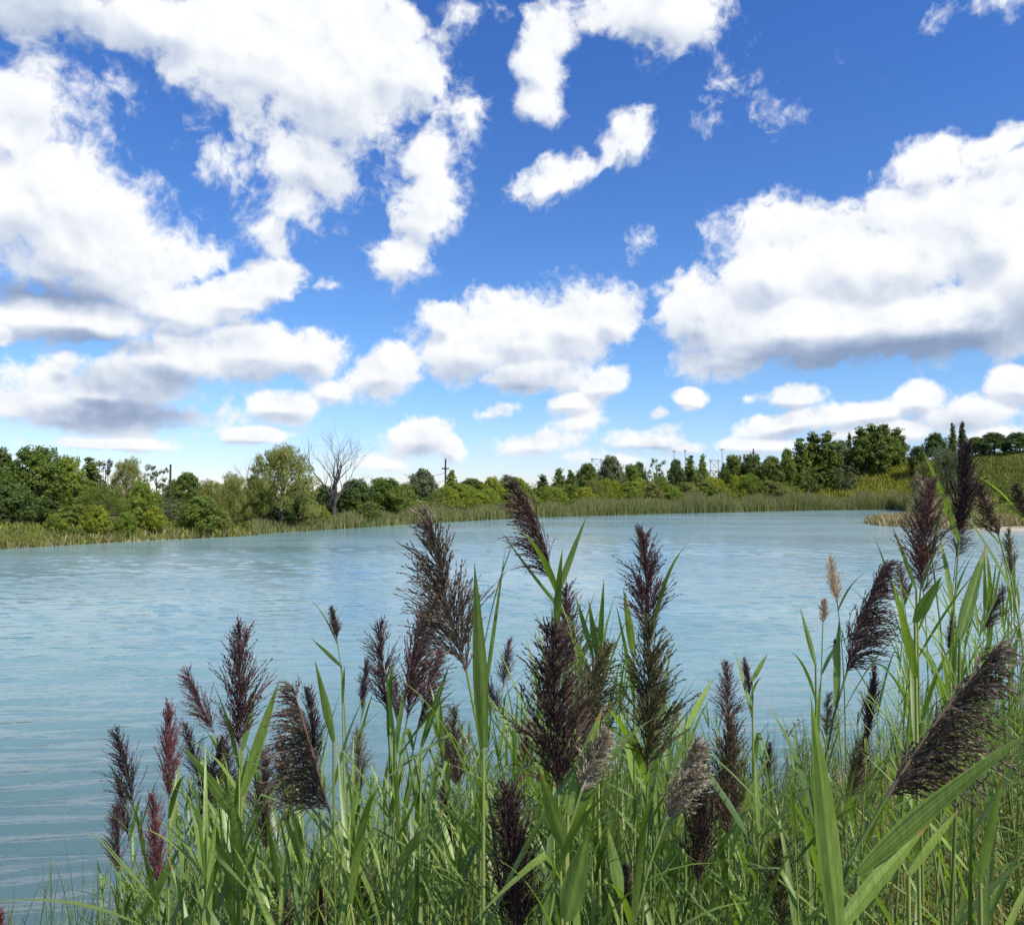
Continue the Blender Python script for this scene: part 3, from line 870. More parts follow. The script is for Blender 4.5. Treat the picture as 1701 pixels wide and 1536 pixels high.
# heads only on the upper part
o = top_.build('reed_bed_heads', REEDTOP); tag(o, kind='stuff')
MEADOW = leaf_mat('meadow_green', (.10, .125, .022), (.25, .27, .055), .3)
GOLD = leaf_mat('goldenrod_bloom', (.135, .165, .022), (.29, .285, .045), .35)
STRAW = leaf_mat('dry_marsh_grass', (.17, .14, .06), (.36, .30, .16), .2)
mb = MB()
X, Y = scatter(62000, 300, 1800, 66, 230, 4, 70, rs)
tufts(mb, X, Y, rs.uniform(.25, .85, len(X)) * (1 + .4 * np.sin(X * .31 + np.sin(Y * .4) * 2)), .13, 3, rs, .0, 1., .7, .4)
X, Y = scatter(5000, -60, 430, 44, 62, -.2, 7, rs)
def clear_rocks(X, Y):
    p_ = X / Y * F_PX + 850.5; k = ~((p_ > 194) & (p_ < 278) & (lake_sd(X, Y) < .55)) | (rs.uniform(size=len(X)) < .25); return X[k], Y[k]
X, Y = clear_rocks(X, Y)
tufts(mb, X, Y, rs.uniform(.3, .75, len(X)), .10, 4, rs, .1, 1., .2, .25)
X, Y = scatter(20000, 1540, 1800, 88, 190, 3, 70, rs)
tufts(mb, X, Y, rs.uniform(.3, .9, len(X)), .11, 4, rs, .0, 1., .4, .3)
o = mb.build('meadow_grass', MEADOW); tag(o, kind='stuff')
mb = MB()
X, Y = scatter(20000, 1000, 1520, 140, 222, 6, 60, rs)
k = (np.sin(X * .23 + 1) + np.sin(Y * .19 + X * .07) + rs.normal(0, .6, len(X))) > np.interp(X / Y * F_PX + 850, (1000, 1230, 1300), (1.0, .5, -.7))
tufts(mb, X[k], Y[k], rs.uniform(.8, 1.7, k.sum()), .20, 4, rs, .0, 1., .4, .3)
o = mb.build('goldenrod', GOLD); tag(o, kind='stuff')
mb = MB()
X, Y = scatter(9000, 1440, 1800, 70, 130, -.3, 9, rs)
tufts(mb, X, Y, rs.uniform(.35, .9, len(X)), .09, 4, rs, .0, 1., .3, .25)
X, Y = scatter(1500, -40, 430, 44, 60, -.3, 2.5, rs); X, Y = clear_rocks(X, Y)
tufts(mb, X, Y, rs.uniform(.3, .6, len(X)), .08, 4, rs, .0, .8, .2, .25)
X, Y = scatter(4000, 1515, 1640, 108, 150, 1, 30, rs)
tufts(mb, X, Y, rs.uniform(1.4, 2.6, len(X)), .09, 3, rs, .0, .5, .3, .1)
o = mb.build('dry_marsh_grass', STRAW); tag(o, kind='stuff')

# ------------------------------------------------------------------ rocks and driftwood at the far waterline
ROCK = plain_mat('pale_limestone', (.42, .38, .32), (.62, .58, .50), 3, .9, .4)
def rock_mesh(seed):
    rs = np.random.RandomState(seed)
    m = MB(); u = np.linspace(0, np.pi, 7); v = np.linspace(0, 2 * np.pi, 9)[:-1]
    U, V = np.meshgrid(u, v, indexing='ij')
    f = 1 + .22 * np.sin(3 * V + seed) * np.sin(U) + .15 * np.sin(2 * U + V * 2 + seed * 2)
    m.grid(np.stack([np.sin(U) * np.cos(V) * f, np.sin(U) * np.sin(V) * f * .8, np.cos(U) * .55 * f], -1), close=True)
    m.smooth = False
    return m.mesh('rock')
rms = [rock_mesh(i) for i in range(3)]
for i, (px, py, s_) in enumerate(((202, 894, .32), (207, 895, .2), (234, 892, .28), (240, 891, .34), (250, 890, .42), (256, 889, .30), (262, 889.5, .36), (268, 889, .40), (272, 888, .3), (65, 901, .3), (72, 900, .35), (145, 896, .3))):
    X, Y = on_water(px, py); 
    for q in range(40):
        if float(lake_sd(X, Y)) > .12: break
        Y += .15
    o = bpy.data.objects.new('rock', rms[i % 3]); C.objects.link(o)
    if i < 3: o.data.materials.append(ROCK)
    o.location = (X, Y, gz(X, Y) + s_ * .3); s_ *= 1.25; o.scale = (s_ * 1.5, s_, s_); o.rotation_euler = (0, 0, i * 1.3)
    tag(o, 'pale rock lying at the grassy waterline of the left bank', 'rock', 'pale rocks along the left waterline')
mb = MB(); X, Y = on_water(692, 869.5); mb.tube([[X - 1.6, Y + .5, .1], [X - .3, Y + .2, .16], [X + 1.5, Y + .6, .1]], [.07, .09, .04], 7)
o = mb.build('driftwood', plain_mat('bleached_wood', (.35, .3, .22), (.5, .44, .34), 6)); tag(o, 'bleached driftwood log at the waterline left of the big grey plume', 'log')

# ------------------------------------------------------------------ utility poles, pylons and wires behind the trees
WOOD = plain_mat('tarred_pole', (.035, .03, .027), (.07, .06, .05), 5)
STEEL = plain_mat('grey_steel', (.24, .25, .26), (.34, .35, .36), 3, .6)
CER = plain_mat('insulator', (.25, .2, .18), (.3, .25, .22), 3, .4)
def pole(px, top, Y, r, arms, label, mat=WOOD, steelarm=None):
    X = (px - W_PX / 2) / F_PX * Y; g = gz(X, Y); h = at(px, top, Y).z - g
    root = thing('utility_pole', (X, Y, g), label, 'pole')
    m = MB(); m.tube([[0, 0, -.5], [0, 0, h * .5], [0, 0, h]], [r, r * .9, r * .75], 10)
    m.grid(np.array([[[r*.75*math.cos(a)*q, r*.75*math.sin(a)*q, h] for a in np.linspace(0, 6.283, 9)] for q in (0.01, 1.0)]))
    m.build('post', mat, root)
    for (dz, half) in arms:
        a = MB(); a.box((-half, -r - .12, h - dz - .09), (half, -r - .01, h - dz + .09)); a.smooth = False
        ao = a.build('crossarm', mat, root)
        for sx in (-.85, -.3, .3, .85):
            i_ = MB(); zz = h - dz + .09
            i_.tube([[sx * half, -r - .06, zz], [sx * half, -r - .06, zz + .1], [sx * half, -r - .06, zz + .2]], [.05, .08, .04], 6)
            i_.build('insulator', CER, ao)
    return root, h
pole(283, 771, 95, .15, [], 'dark utility pole on the left, beside the dark open tree')
p2, h2 = pole(740, 762, 125, .17, [(1.6, .55)], 'dark utility pole in the middle of the treeline, above the bright trees')
pole(1120, 748, 230, .13, [(.3, .45)], 'left one of a pair of thin power poles above the round dark crown', STEEL)
pole(1138.5, 747, 230, .13, [(.3, .5)], 'right one of a pair of thin power poles above the round dark crown', STEEL)
pole(1200, 745, 230, .13, [(.3, .85)], 'thin power pole with a wide crossarm right of the second pylon', STEEL)
pole(1252, 745, 225, .24, [(1.2, .4)], 'short dark power pole rising from the dense middle row of trees', WOOD)
def hframe(px, top, Y, half, label):
    X = (px - W_PX / 2) / F_PX * Y; g = gz(X, Y); h = at(px, top, Y).z - g
    root = thing('pylon', (X, Y, g), label, 'pylon')
    for s_ in (-1, 1):
        m = MB(); m.tube([[s_ * half, 0, -.5], [s_ * half, 0, h]], [.13, .10], 8); m.build('leg', STEEL, root)
    for z_ in (h - .3, h - 3.4):
        m = MB(); m.box((-half * 1.35, -.4, z_ - .11), (half * 1.35, -.22, z_ + .11)); m.smooth = False; m.build('crossarm', STEEL, root)
    m = MB()
    for s_ in (-1, 1): m.tube([[-half * s_, -.05 * s_, h - 3.3], [half * s_, .05 * s_ + .1, h - .4]], .06, 5)
    m.build('brace', STEEL, root)
hframe(991, 761, 225, 1.3, 'two legged steel pylon left of the round grey green tree')
hframe(1187, 763, 235, 1.2, 'two legged steel pylon between the pyramid tree and the dense middle row')
WIRE = plain_mat('wire', (.12, .12, .13), (.2, .2, .2), 3, .5)
for i, (ya, yb, dz) in enumerate(((787, 785, 0), (800, 798, 0))):
    a = np.array(at(670, ya + 1, 123)); b_ = np.array(at(739, yb, 124.6))
    s_ = np.linspace(0, 1, 12)[:, None]; pts = a * (1 - s_) + b_ * s_; pts[:, 2] -= .5 * (1 - (2 * s_[:, 0] - 1) ** 2)
    m = MB(); m.tube(pts, .035, 4)
    o = m.build('power_line', WIRE); tag(o, ('upper' if i == 0 else 'lower') + ' power line running left from the middle utility pole', 'wire')

# ------------------------------------------------------------------ the reeds in front
REEDLEAF = leaf_mat('reed_leaf', (.090, .150, .042), (.275, .360, .078), .38, .42, (1.5, 1.7, .45), .45, yellow=.012, mottle=True)
STALK = leaf_mat('reed_stalk', (.12, .19, .05), (.28, .33, .09), .10, .4)
PL = {
 'black':   leaf_mat('plume_black_purple', (.020, .012, .013), (.085, .048, .044), .06, .7),
 'dark':    leaf_mat('plume_dark_purple', (.030, .018, .018), (.125, .072, .064), .10, .7),
 'purple':  leaf_mat('plume_purple', (.058, .028, .032), (.185, .100, .092), .15, .7),
 'magenta': leaf_mat('plume_wine_red', (.095, .030, .040), (.27, .115, .115), .2, .7),
 'brown':   leaf_mat('plume_brown', (.045, .031, .024), (.185, .130, .090), .15, .7),
 'grey':    leaf_mat('plume_grey_purple', (.060, .044, .040), (.250, .190, .150), .15, .7),
 'green':   leaf_mat('plume_greenish', (.055, .052, .028), (.200, .180, .090), .18, .7),
 'tan':     leaf_mat('plume_old_beige', (.19, .155, .11), (.44, .37, .29), .2, .8),
 'pink':    leaf_mat('plume_pale_pinkish', (.38, .26, .22), (.66, .54, .48), .25, .8),
}
for k_ in PL:   # plumes keep their colour when light comes through
    pass
def nrm(v): return v / (np.linalg.norm(v) + 1e-9)

def blade(mb, base, d0, length, width, droop, rs, tone=.5, segs=9, fold=.22, side=None, wave=.0, veins=0):
    """one reed leaf: narrow at its foot, widest a third up, folded along the midrib, drooping to a fine tip"""
    p = np.array(base, float); d = nrm(np.array(d0, float))
    hor = np.array([d[0], d[1], 0.0]); 
    if np.linalg.norm(hor) < .05: hor = np.array([rs.normal(), rs.normal(), 0])
    hor = nrm(hor)
    sd_ = nrm(np.cross(d, np.array([0, 0, 1.]))) if side is None else nrm(np.array(side, float))
    rows = []; tn = []
    tipb = rs.uniform() < (.5 if veins else .16); kink = rs.randint(3, 6) if (not veins and rs.uniform() < .09) else 0
    vt = rs.normal(0, 1, max(1, veins))
    for i in range(segs + 1):
        t = i / segs
        w = width * .5 * (.45 + .55 * math.sin(min(1, t / .34) * math.pi / 2) if t < .34 else max(.02, (1 - ((t - .34) / .66) ** 1.55)))
        nm = nrm(np.cross(sd_, d))
        s2 = sd_ + nm * wave * math.sin(t * 5 + tone * 9)
        brown = tipb and t > .82
        if veins:
            qs = np.linspace(-1, 1, veins); rip = math.sin(t * 11 + tone * 20) * .10 * w
            rows.append([p + s2 * w * q_ + nm * (fold * w * abs(q_) + rip * q_) for q_ in qs])
            tn.append([1.0 if brown else float(np.clip(tone + .24 * vt[j_] + (.22 if j_ == veins // 2 else 0), 0, .985)) for j_ in range(veins)])
        else:
            rows.append([p - s2 * w + nm * fold * w, p, p + s2 * w + nm * fold * w])
            tn.append([1.0] * 3 if brown else [tone, min(.985, tone + .10), tone])
        if kink and i == kink: d = nrm(d + np.array([0, 0, -1.5]) + hor * .7)
        p = p + d * length / segs
        d = nrm(d + (np.array([0, 0, -1.0]) * .8 + hor * .5) * droop * (t + .15) * 2.0 / segs)
    mb.grid(rows, np.array(tn))

def strand(mb, pts, w, tone):
    """thin two sided ribbon pair along pts"""
    pts = np.array(pts); tg = np.gradient(pts, axis=0); tg /= np.linalg.norm(tg, axis=1)[:, None] + 1e-9
    a = np.cross(tg, np.array([.3, 1., .2])); a /= np.linalg.norm(a, axis=1)[:, None] + 1e-9
    ww = (w * np.linspace(1, .35, len(pts)))[:, None]
    mb.grid(np.stack([pts - a * ww, pts + a * ww], 1), tone)

def plume_mesh(base, tip, half, lean, rs, dens=1.0, spik=.0075, hang=0.35, bend=0.0):
    """a reed panicle: a rachis with whorls of fine side branches, all set with little spikelets.
    lean = side the wind blows the branches to (in x), hang = how much they droop"""
    mb = MB(); base = np.array(base, float); tip = np.array(tip, float)
    ax = tip - base; L = np.linalg.norm(ax); u = ax / L
    rt = nrm(np.cross(u, np.array([0, 1., 0]))); dp = np.cross(rt, u)
    if rt[0] < 0: rt = -rt
    wind = rt * np.sign(lean if lean else 1)
    def axis(t): return base + ax * t - wind * bend * L * math.sin(t * math.pi) * 1.0
    ap = [axis(t) for t in np.linspace(0, 1, 12)]
    mb.tube(ap, np.linspace(.0026, .0008, 12), 5, .9)
    n1 = int(72 * dens * max(1, L / .26))
    S_p, S_d, S_t = [], [], []
    ang0 = math.atan2(half * 1.55, L * .34)
    for i in range(n1):
        t = (i + rs.uniform(0, 1)) / n1
        t = t ** 1.08 * .95
        ln = L * (.46 * (1 - t) ** .75 + .09) * rs.uniform(.65, 1.12) * (1.0 if t > .12 else .75 + 2 * t)
        ph = rs.uniform(0, 2 * math.pi)
        side = math.cos(ph) + lean * .9
        perp = nrm(rt * side + dp * math.sin(ph) * .8 + 1e-6)
        an = ang0 * rs.uniform(.35, 1.15) * (1 - .25 * t)
        d = nrm(u * math.cos(an) + perp * math.sin(an))
        p = np.array(axis(t)); pts = [p]
        K = 6
        dr = hang * rs.uniform(.5, 1.3)
        tone = float(np.clip(rs.normal(.42, .2), 0, 1))
        for k in range(K):
            d = nrm(d + (wind * abs(lean) * .55 + np.array([0, 0, -.55]) + perp * .12) * dr / K * (k + .5) * .6 + rs.normal(0, .035, 3))
            p = p + d * ln / K; pts.append(p)
        strand(mb, pts, .0010, .75 + .2 * rs.uniform())
        subs = [(pts, 1.0)]
        for q in range(rs.randint(3, 6)):
            j = rs.randint(0, 4); pp = pts[j]; dd = nrm(pts[j + 1] - pts[j])
            sdv = rs.normal(size=3); sdv -= dd * (sdv @ dd); sdv = nrm(sdv)
            dd = nrm(dd + sdv * rs.uniform(.2, .45)); l2 = ln * rs.uniform(.30, .55) * (1 - j * .08)
            sp = [pp]; p2 = pp
            for k in range(3):
                dd = nrm(dd + (wind * abs(lean) * .5 + np.array([0, 0, -.5])) * dr * .22 + rs.normal(0, .04, 3)); p2 = p2 + dd * l2 / 3; sp.append(p2)
            strand(mb, sp, .0007, tone * .6); subs.append((sp, .5))
        for sp, f in subs:
            sp = np.array(sp); seg = np.diff(sp, axis=0); tot = np.linalg.norm(seg, axis=1).sum()
            m = max(3, int(tot / (spik * .62)))
            tt = np.linspace(.12, 1, m) * (len(sp) - 1); ii = np.minimum(tt.astype(int), len(sp) - 2); fr = (tt - ii)[:, None]
            S_p.append(sp[ii] * (1 - fr) + sp[ii + 1] * fr); dv = seg[ii]; S_d.append(dv / (np.linalg.norm(dv, axis=1)[:, None] + 1e-9))
            S_t.append(np.full(m, tone) + rs.normal(0, .14, m))
    P_ = np.concatenate(S_p); D_ = np.concatenate(S_d); T_ = np.clip(np.concatenate(S_t), 0, 1)
    n = len(P_)
    r = rs.normal(size=(n, 3)); D_ = D_ + r * .22; D_ /= np.linalg.norm(D_, axis=1)[:, None]
    sd_ = np.cross(D_, rs.normal(size=(n, 3))); sd_ /= np.linalg.norm(sd_, axis=1)[:, None]
    ln = (spik * rs.uniform(.7, 1.4, n))[:, None]; w = ln * .17
    mb.quads(np.stack([P_, P_ + D_ * ln * .4 + sd_ * w, P_ + D_ * ln, P_ + D_ * ln * .4 - sd_ * w], 1), T_)
    return mb

def stem_curve(top, root, d_top, n=10):
    """from the root up to the point where the plume starts"""
    top = np.array(top, float); root = np.array(root, float); H = np.linalg.norm(top - root)
    c1 = root + np.array([0, 0, H * .4]); c2 = top - np.array(d_top) * H * .22
    t = np.linspace(0, 1, n)[:, None]
    return root * (1 - t) ** 3 + c1 * 3 * t * (1 - t) ** 2 + c2 * 3 * t * t * (1 - t) + top * t ** 3

def foliage(mb, pts, rs, n, l0=(.26, .48), w0=(.013, .024), start=.02, reach=1.3, ang=(.35, .8), droop=(.15, .9), toward=None):
    """leaves set alternately along the upper stem"""
    pts = np.array(pts); seg = np.linalg.norm(np.diff(pts, axis=0), axis=1); cum = np.concatenate([[0], np.cumsum(seg)]); tot = cum[-1]
    az0 = rs.uniform(0, 6.28) if toward is None else toward
    for i in range(n):
        s = tot - start - reach * (i + rs.uniform(-.3, .3)) / n - .01
        s = max(.04 * tot, min(tot - start, s))
        p = np.array([np.interp(s, cum, pts[:, k]) for k in range(3)])
        q = np.array([np.interp(min(tot, s + .05), cum, pts[:, k]) for k in range(3)])
        u = nrm(q - p + np.array([0, 0, 1e-4]))
        az = az0 + (i % 2) * math.pi + rs.normal(0, .55)
        out = np.array([math.cos(az), math.sin(az) * .8, 0]); an = rs.uniform(*ang) * (.75 + .5 * i / max(1, n))
        d = nrm(u * math.cos(an) + out * math.sin(an))
        blade(mb, p, d, rs.uniform(*l0) * (.8 if i == 0 else 1), rs.uniform(*w0), rs.uniform(*droop), rs, float(np.clip(rs.normal(.45, .25), 0, .985)), wave=.15)

GRP = 'reeds with plumes along the near shore'
def root_spot(x, y, Ymin=.7):
    """keep the root on soil or in the shallows"""
    for _ in range(60):
        if float(lake_sd(x, y)) > -.45: break
        y -= .08; x += .03
    return np.array([x, y, gz(x, y) - .03])
rs_n = np.random.RandomState(2024)
def plume_reed(tip, base, wpx, tone, label, lean=0.0, Y=None, dens=1.0, hang=.35, leaves=7, bend=0.0, tilt=0.0, stem=None):
    rs = np.random.RandomState(int(tip[0] * 7 + tip[1]))
    lp = math.hypot(tip[0] - base[0], tip[1] - base[1])
    Yb = Y or min(4.6, max(1.05, .27 * F_PX / lp))
    B = np.array(at(base[0], base[1], Yb)); T = np.array(at(tip[0], tip[1], Yb + tilt))
    half = wpx / 2 / F_PX * Yb
    u = nrm(T - B)
    h = B[2] - gz(B[0], Yb)
    rx = B[0] - u[0] * h * .22 + rs.uniform(-.06, .06); ry = Yb + rs.uniform(-.05, .12)
    root = root_spot(rx, ry)
    o = thing('plumed_reed', tuple(root), label, 'reed', GRP)
    B0, T0 = B - root, T - root
    pts = stem_curve(B0, (0, 0, 0), u)
    st = MB(); st.tube(pts, np.linspace(.0046, .0022, len(pts)), 6, rs.uniform(.1, .9)); st.build('stem', STALK, o)
    lf = MB()
    if leaves: foliage(lf, pts, rs, leaves, l0=(.24, .44), w0=(.011, .022), reach=min(1.35, h * .85), start=.03)
    # the sheath under the plume
    if leaves: lf.build('foliage', REEDLEAF, o)
    pm = plume_mesh(B0, T0, half, lean, rs, dens, hang=hang, bend=bend)
    pm.build('plume', PL[tone], o)
    return o

# tip (px), foot of the plume (px), width (px), colour, label, options
PLUMES = [
 ((193,1212),(222,1335),48,'black','leftmost tall dark plume of the left clump, leaning left',dict(lean=-.4)),
 ((196,1300),(213,1388),20,'black','small black plume under the leftmost tall dark plume',{}),
 ((194,1338),(198,1445),36,'dark','lowest dark plume at the left edge of the clump',dict(lean=-.5)),
 ((279,1172),(281,1325),26,'magenta','slim wine red plume standing alone above the left clump',dict(hang=.1)),
 ((253,1322),(262,1478),25,'magenta','wine red plume low in the left clump, below the slim one',dict(hang=.1)),
 ((308,1113),(356,1217),34,'purple','brown purple plume leaning left beside the tall purple one',dict(lean=-.5)),
 ((399,1043),(398,1240),66,'purple','tall purple spire plume, highest of the left clump',dict(hang=.15,dens=1.2)),
 ((306,1202),(330,1292),20,'black','thin black plume left of the crossing leaf in the left clump',dict(lean=.3)),
 ((366,1230),(328,1366),42,'black','black plume slanting right behind the long crossing leaf',dict(lean=.3)),
 ((376,1222),(379,1333),42,'black','upright black plume under the tall purple spire',{}),
 ((437,1248),(442,1412),46,'dark','dark ragged plume between the purple spire and the wide fan',{}),
 ((485,1135),(547,1347),120,'brown','wide brown fan plume blown to the left in the left clump',dict(lean=-1.1,hang=.8,dens=1.5)),
 ((510,1145),(525,1282),22,'black','narrow black plume on the right side of the wide brown fan',{}),
 ((467,1225),(478,1362),34,'dark','purple black plume seen through the wide brown fan',{}),
 ((551,1010),(560,1062),10,'brown','tiny brown plume on a tall thin reed above the water, left of centre',dict(Y=3.4,leaves=3)),
 ((463,1462),(482,1565),48,'brown','brown plume cut by the bottom edge below the wide fan',dict(Y=2.0)),
 ((530,1478),(531,1580),18,'black','thin dark plume at the bottom edge below the wide fan',dict(Y=2.2)),
 ((594,1212),(600,1312),38,'green','greenish open plume in front of the water, left of centre',{}),
 ((610,1098),(601,1178),11,'dark','needle thin dark plume left of the upright purple plume',{}),
 ((630,1033),(643,1182),54,'purple','upright purple plume left of the bent pair',dict(lean=-.1)),
 ((656,1128),(661,1192),22,'purple','small purple plume between the upright and the bent plume',{}),
 ((722,995),(677,1190),44,'purple','curved purple plume leaning right under the big grey plume',dict(lean=.5,dens=1.3,bend=.05)),
 ((727,1081),(694,1208),42,'dark','dark plume blown right below the curved purple plume',dict(lean=.7)),
 ((716,855),(775,1115),120,'grey','big feathery grey purple plume left of centre, rising to the far shore',dict(lean=-.15,hang=.3,dens=1.5,leaves=5,bend=-.03)),
 ((848,799),(918,962),44,'dark','drooping dark plume that crosses the far shoreline in the middle',dict(lean=-.9,hang=.5,dens=1.2,leaves=4,bend=.06)),
 ((847,1062),(836,1140),22,'purple','small purple plume right of the big upright leaf',{}),
 ((805,1118),(832,1188),24,'dark','small dark plume leaning left right of the big upright leaf',dict(lean=-.4)),
 ((942,972),(942,1120),44,'purple','purple green plume standing behind the massive dark one',{}),
 ((920,1040),(927,1312),124,'dark','massive bushy dark plume in the centre foreground',dict(dens=1.7,hang=.2,Y=1.35)),
 ((752,1175),(763,1302),40,'brown','loose brown plume below the big grey plume',dict(lean=-.2)),
 ((738,1205),(760,1305),30,'dark','ragged dark plume low left of the big upright leaf',dict(lean=-.4)),
 ((992,1042),(996,1112),34,'brown','brown open plume right of the massive dark plume',{}),
 ((1008,1072),(953,1232),60,'green','greenish plume slanting right out of the massive dark plume',dict(lean=.6,Y=1.5)),
 ((879,1198),(866,1302),26,'magenta','dark red plume left at the foot of the massive dark plume',{}),
 ((1006,1218),(966,1312),34,'tan','last year beige plume right of the massive dark plume',dict(lean=.3,Y=1.25,dens=1.5)),
 ((734,1302),(752,1412),32,'dark','red brown plume above the bottom centre, left of the nearest dark one',{}),
 ((844,1308),(858,1562),74,'dark','nearest very dark plume cut by the bottom edge in the centre',dict(Y=1.3,dens=1.7,hang=.12,leaves=4)),
 ((897,1426),(905,1490),22,'purple','small purple plume at the bottom right of the nearest dark one',{}),
 ((594,1408),(601,1530),34,'brown','brown plume near the bottom edge left of centre',{}),
 ((1070,882),(1078,1050),78,'purple','tall ragged purple plume right of centre against the water',dict(hang=.25,dens=1.4,Y=1.9,leaves=4)),
 ((1080,1035),(1076,1275),92,'green','large greenish brown plume directly under the tall ragged purple one',dict(dens=1.5,hang=.3)),
 ((1207,1100),(1211,1210),40,'purple','purple plume tip above the brown column, right of centre',dict(leaves=4)),
 ((1212,1195),(1210,1392),50,'brown','long brown column of a plume right of centre',dict(dens=1.4,hang=.12)),
 ((1162,1260),(1160,1465),48,'dark','dark plume left in front of the long brown column',dict(dens=1.3,hang=.12)),
 ((1160,1234),(1106,1360),42,'tan','beige old plume bending right beside the greenish brown one',dict(lean=.8,hang=.5,Y=1.45,dens=1.7)),
 ((1126,1170),(1113,1222),20,'pink','pale faded plume tuft above the beige old plume',dict(leaves=2)),
 ((1237,1095),(1246,1155),11,'purple','tiny purple plume right of the brown column top',{}),
 ((1279,1236),(1274,1302),8,'dark','needle dark plume low right of the brown column',{}),
 ((1379,926),(1391,1003),14,'pink','pale pinkish plume high on a thin stalk before the bright water',dict(Y=3.6,leaves=1,lean=.2)),
 ((1368,996),(1367,1034),12,'pink','short pinkish tuft left below the tall pale plume',dict(Y=3.6,leaves=1,lean=.4)),
 ((1604,740),(1594,885),30,'black','tall black plume on the right that pierces the skyline',dict(dens=1.7,hang=.1,lean=.25,leaves=5)),
 ((1597,858),(1588,925),46,'dark','dark tattered plume just under the tall black one',dict(lean=.6,leaves=3)),
 ((1546,800),(1531,962),56,'purple','broad purple plume left of the tall black one',dict(dens=1.4,lean=-.15,hang=.2)),
 ((1524,792),(1540,880),20,'tan','pale arched plume on the left side of the broad purple one',dict(lean=.5,Y=2.6,leaves=1)),
 ((1524,892),(1534,985),28,'purple','ragged purple plume below left of the broad purple one',{}),
 ((1629,806),(1659,890),40,'brown','brown plume splayed to the left, right of the tall black one',dict(lean=-.7,Y=2.4)),
 ((1688,806),(1706,862),30,'brown','brown plume cut by the right edge near the far bank',dict(lean=-.5,Y=2.5)),
 ((1675,880),(1679,957),16,'green','slim greenish plume near the right edge',{}),
 ((1478,935),(1407,1115),66,'dark','dark plume swept right like a broom, left of the right hand clump',dict(lean=1.0,hang=.65,dens=1.5,bend=.06)),
 ((1494,938),(1502,996),32,'purple','small reddish plume behind the swept broom plume',dict(leaves=3)),
 ((1667,975),(1631,1050),30,'dark','dark plume blown right near the right edge',dict(lean=.7)),
 ((1664,1070),(1474,1322),100,'brown','huge nearest plume sweeping diagonally to the upper right',dict(lean=1.0,hang=.85,dens=1.35,Y=1.05,leaves=0,bend=.03)),
 ((1452,1112),(1441,1230),13,'black','thin black plume below the swept broom plume',{}),
 ((1377,1152),(1373,1224),26,'green','green dark plume in the grass left of the right hand clump',{}),
 ((1438,1216),(1411,1330),30,'brown','brown soft plume left of the huge diagonal plume',dict(lean=.3)),
 ((1519,1120),(1517,1185),12,'dark','small dark plume above the foot of the huge diagonal plume',{}),
 ((1583,1022),(1577,1086),12,'dark','small dark plume on the stem below the tall black plume',{}),
 ((1388,1064),(1389,1114),5,'black','hair thin black plume left of the swept broom plume',dict(leaves=2)),
 ((1294,1390),(1301,1545),50,'green','brown green plume at the bottom edge right of centre',dict(Y=1.7)),
 ((1692,1398),(1690,1455),12,'black','small black plume in the grass at the lower right edge',{}),
 ((0,1508),(-4,1575),22,'magenta','red plume just entering the lower left corner',dict(Y=3.6)),
 ((1040,1440),(1046,1545),40,'brown','brown plume at the bottom edge between centre and the dark plume',dict(Y=1.9)),
]
for (tp, bs, w, tn, lb, kw) in PLUMES: plume_reed(tp, bs, w, tn, lb, **kw)

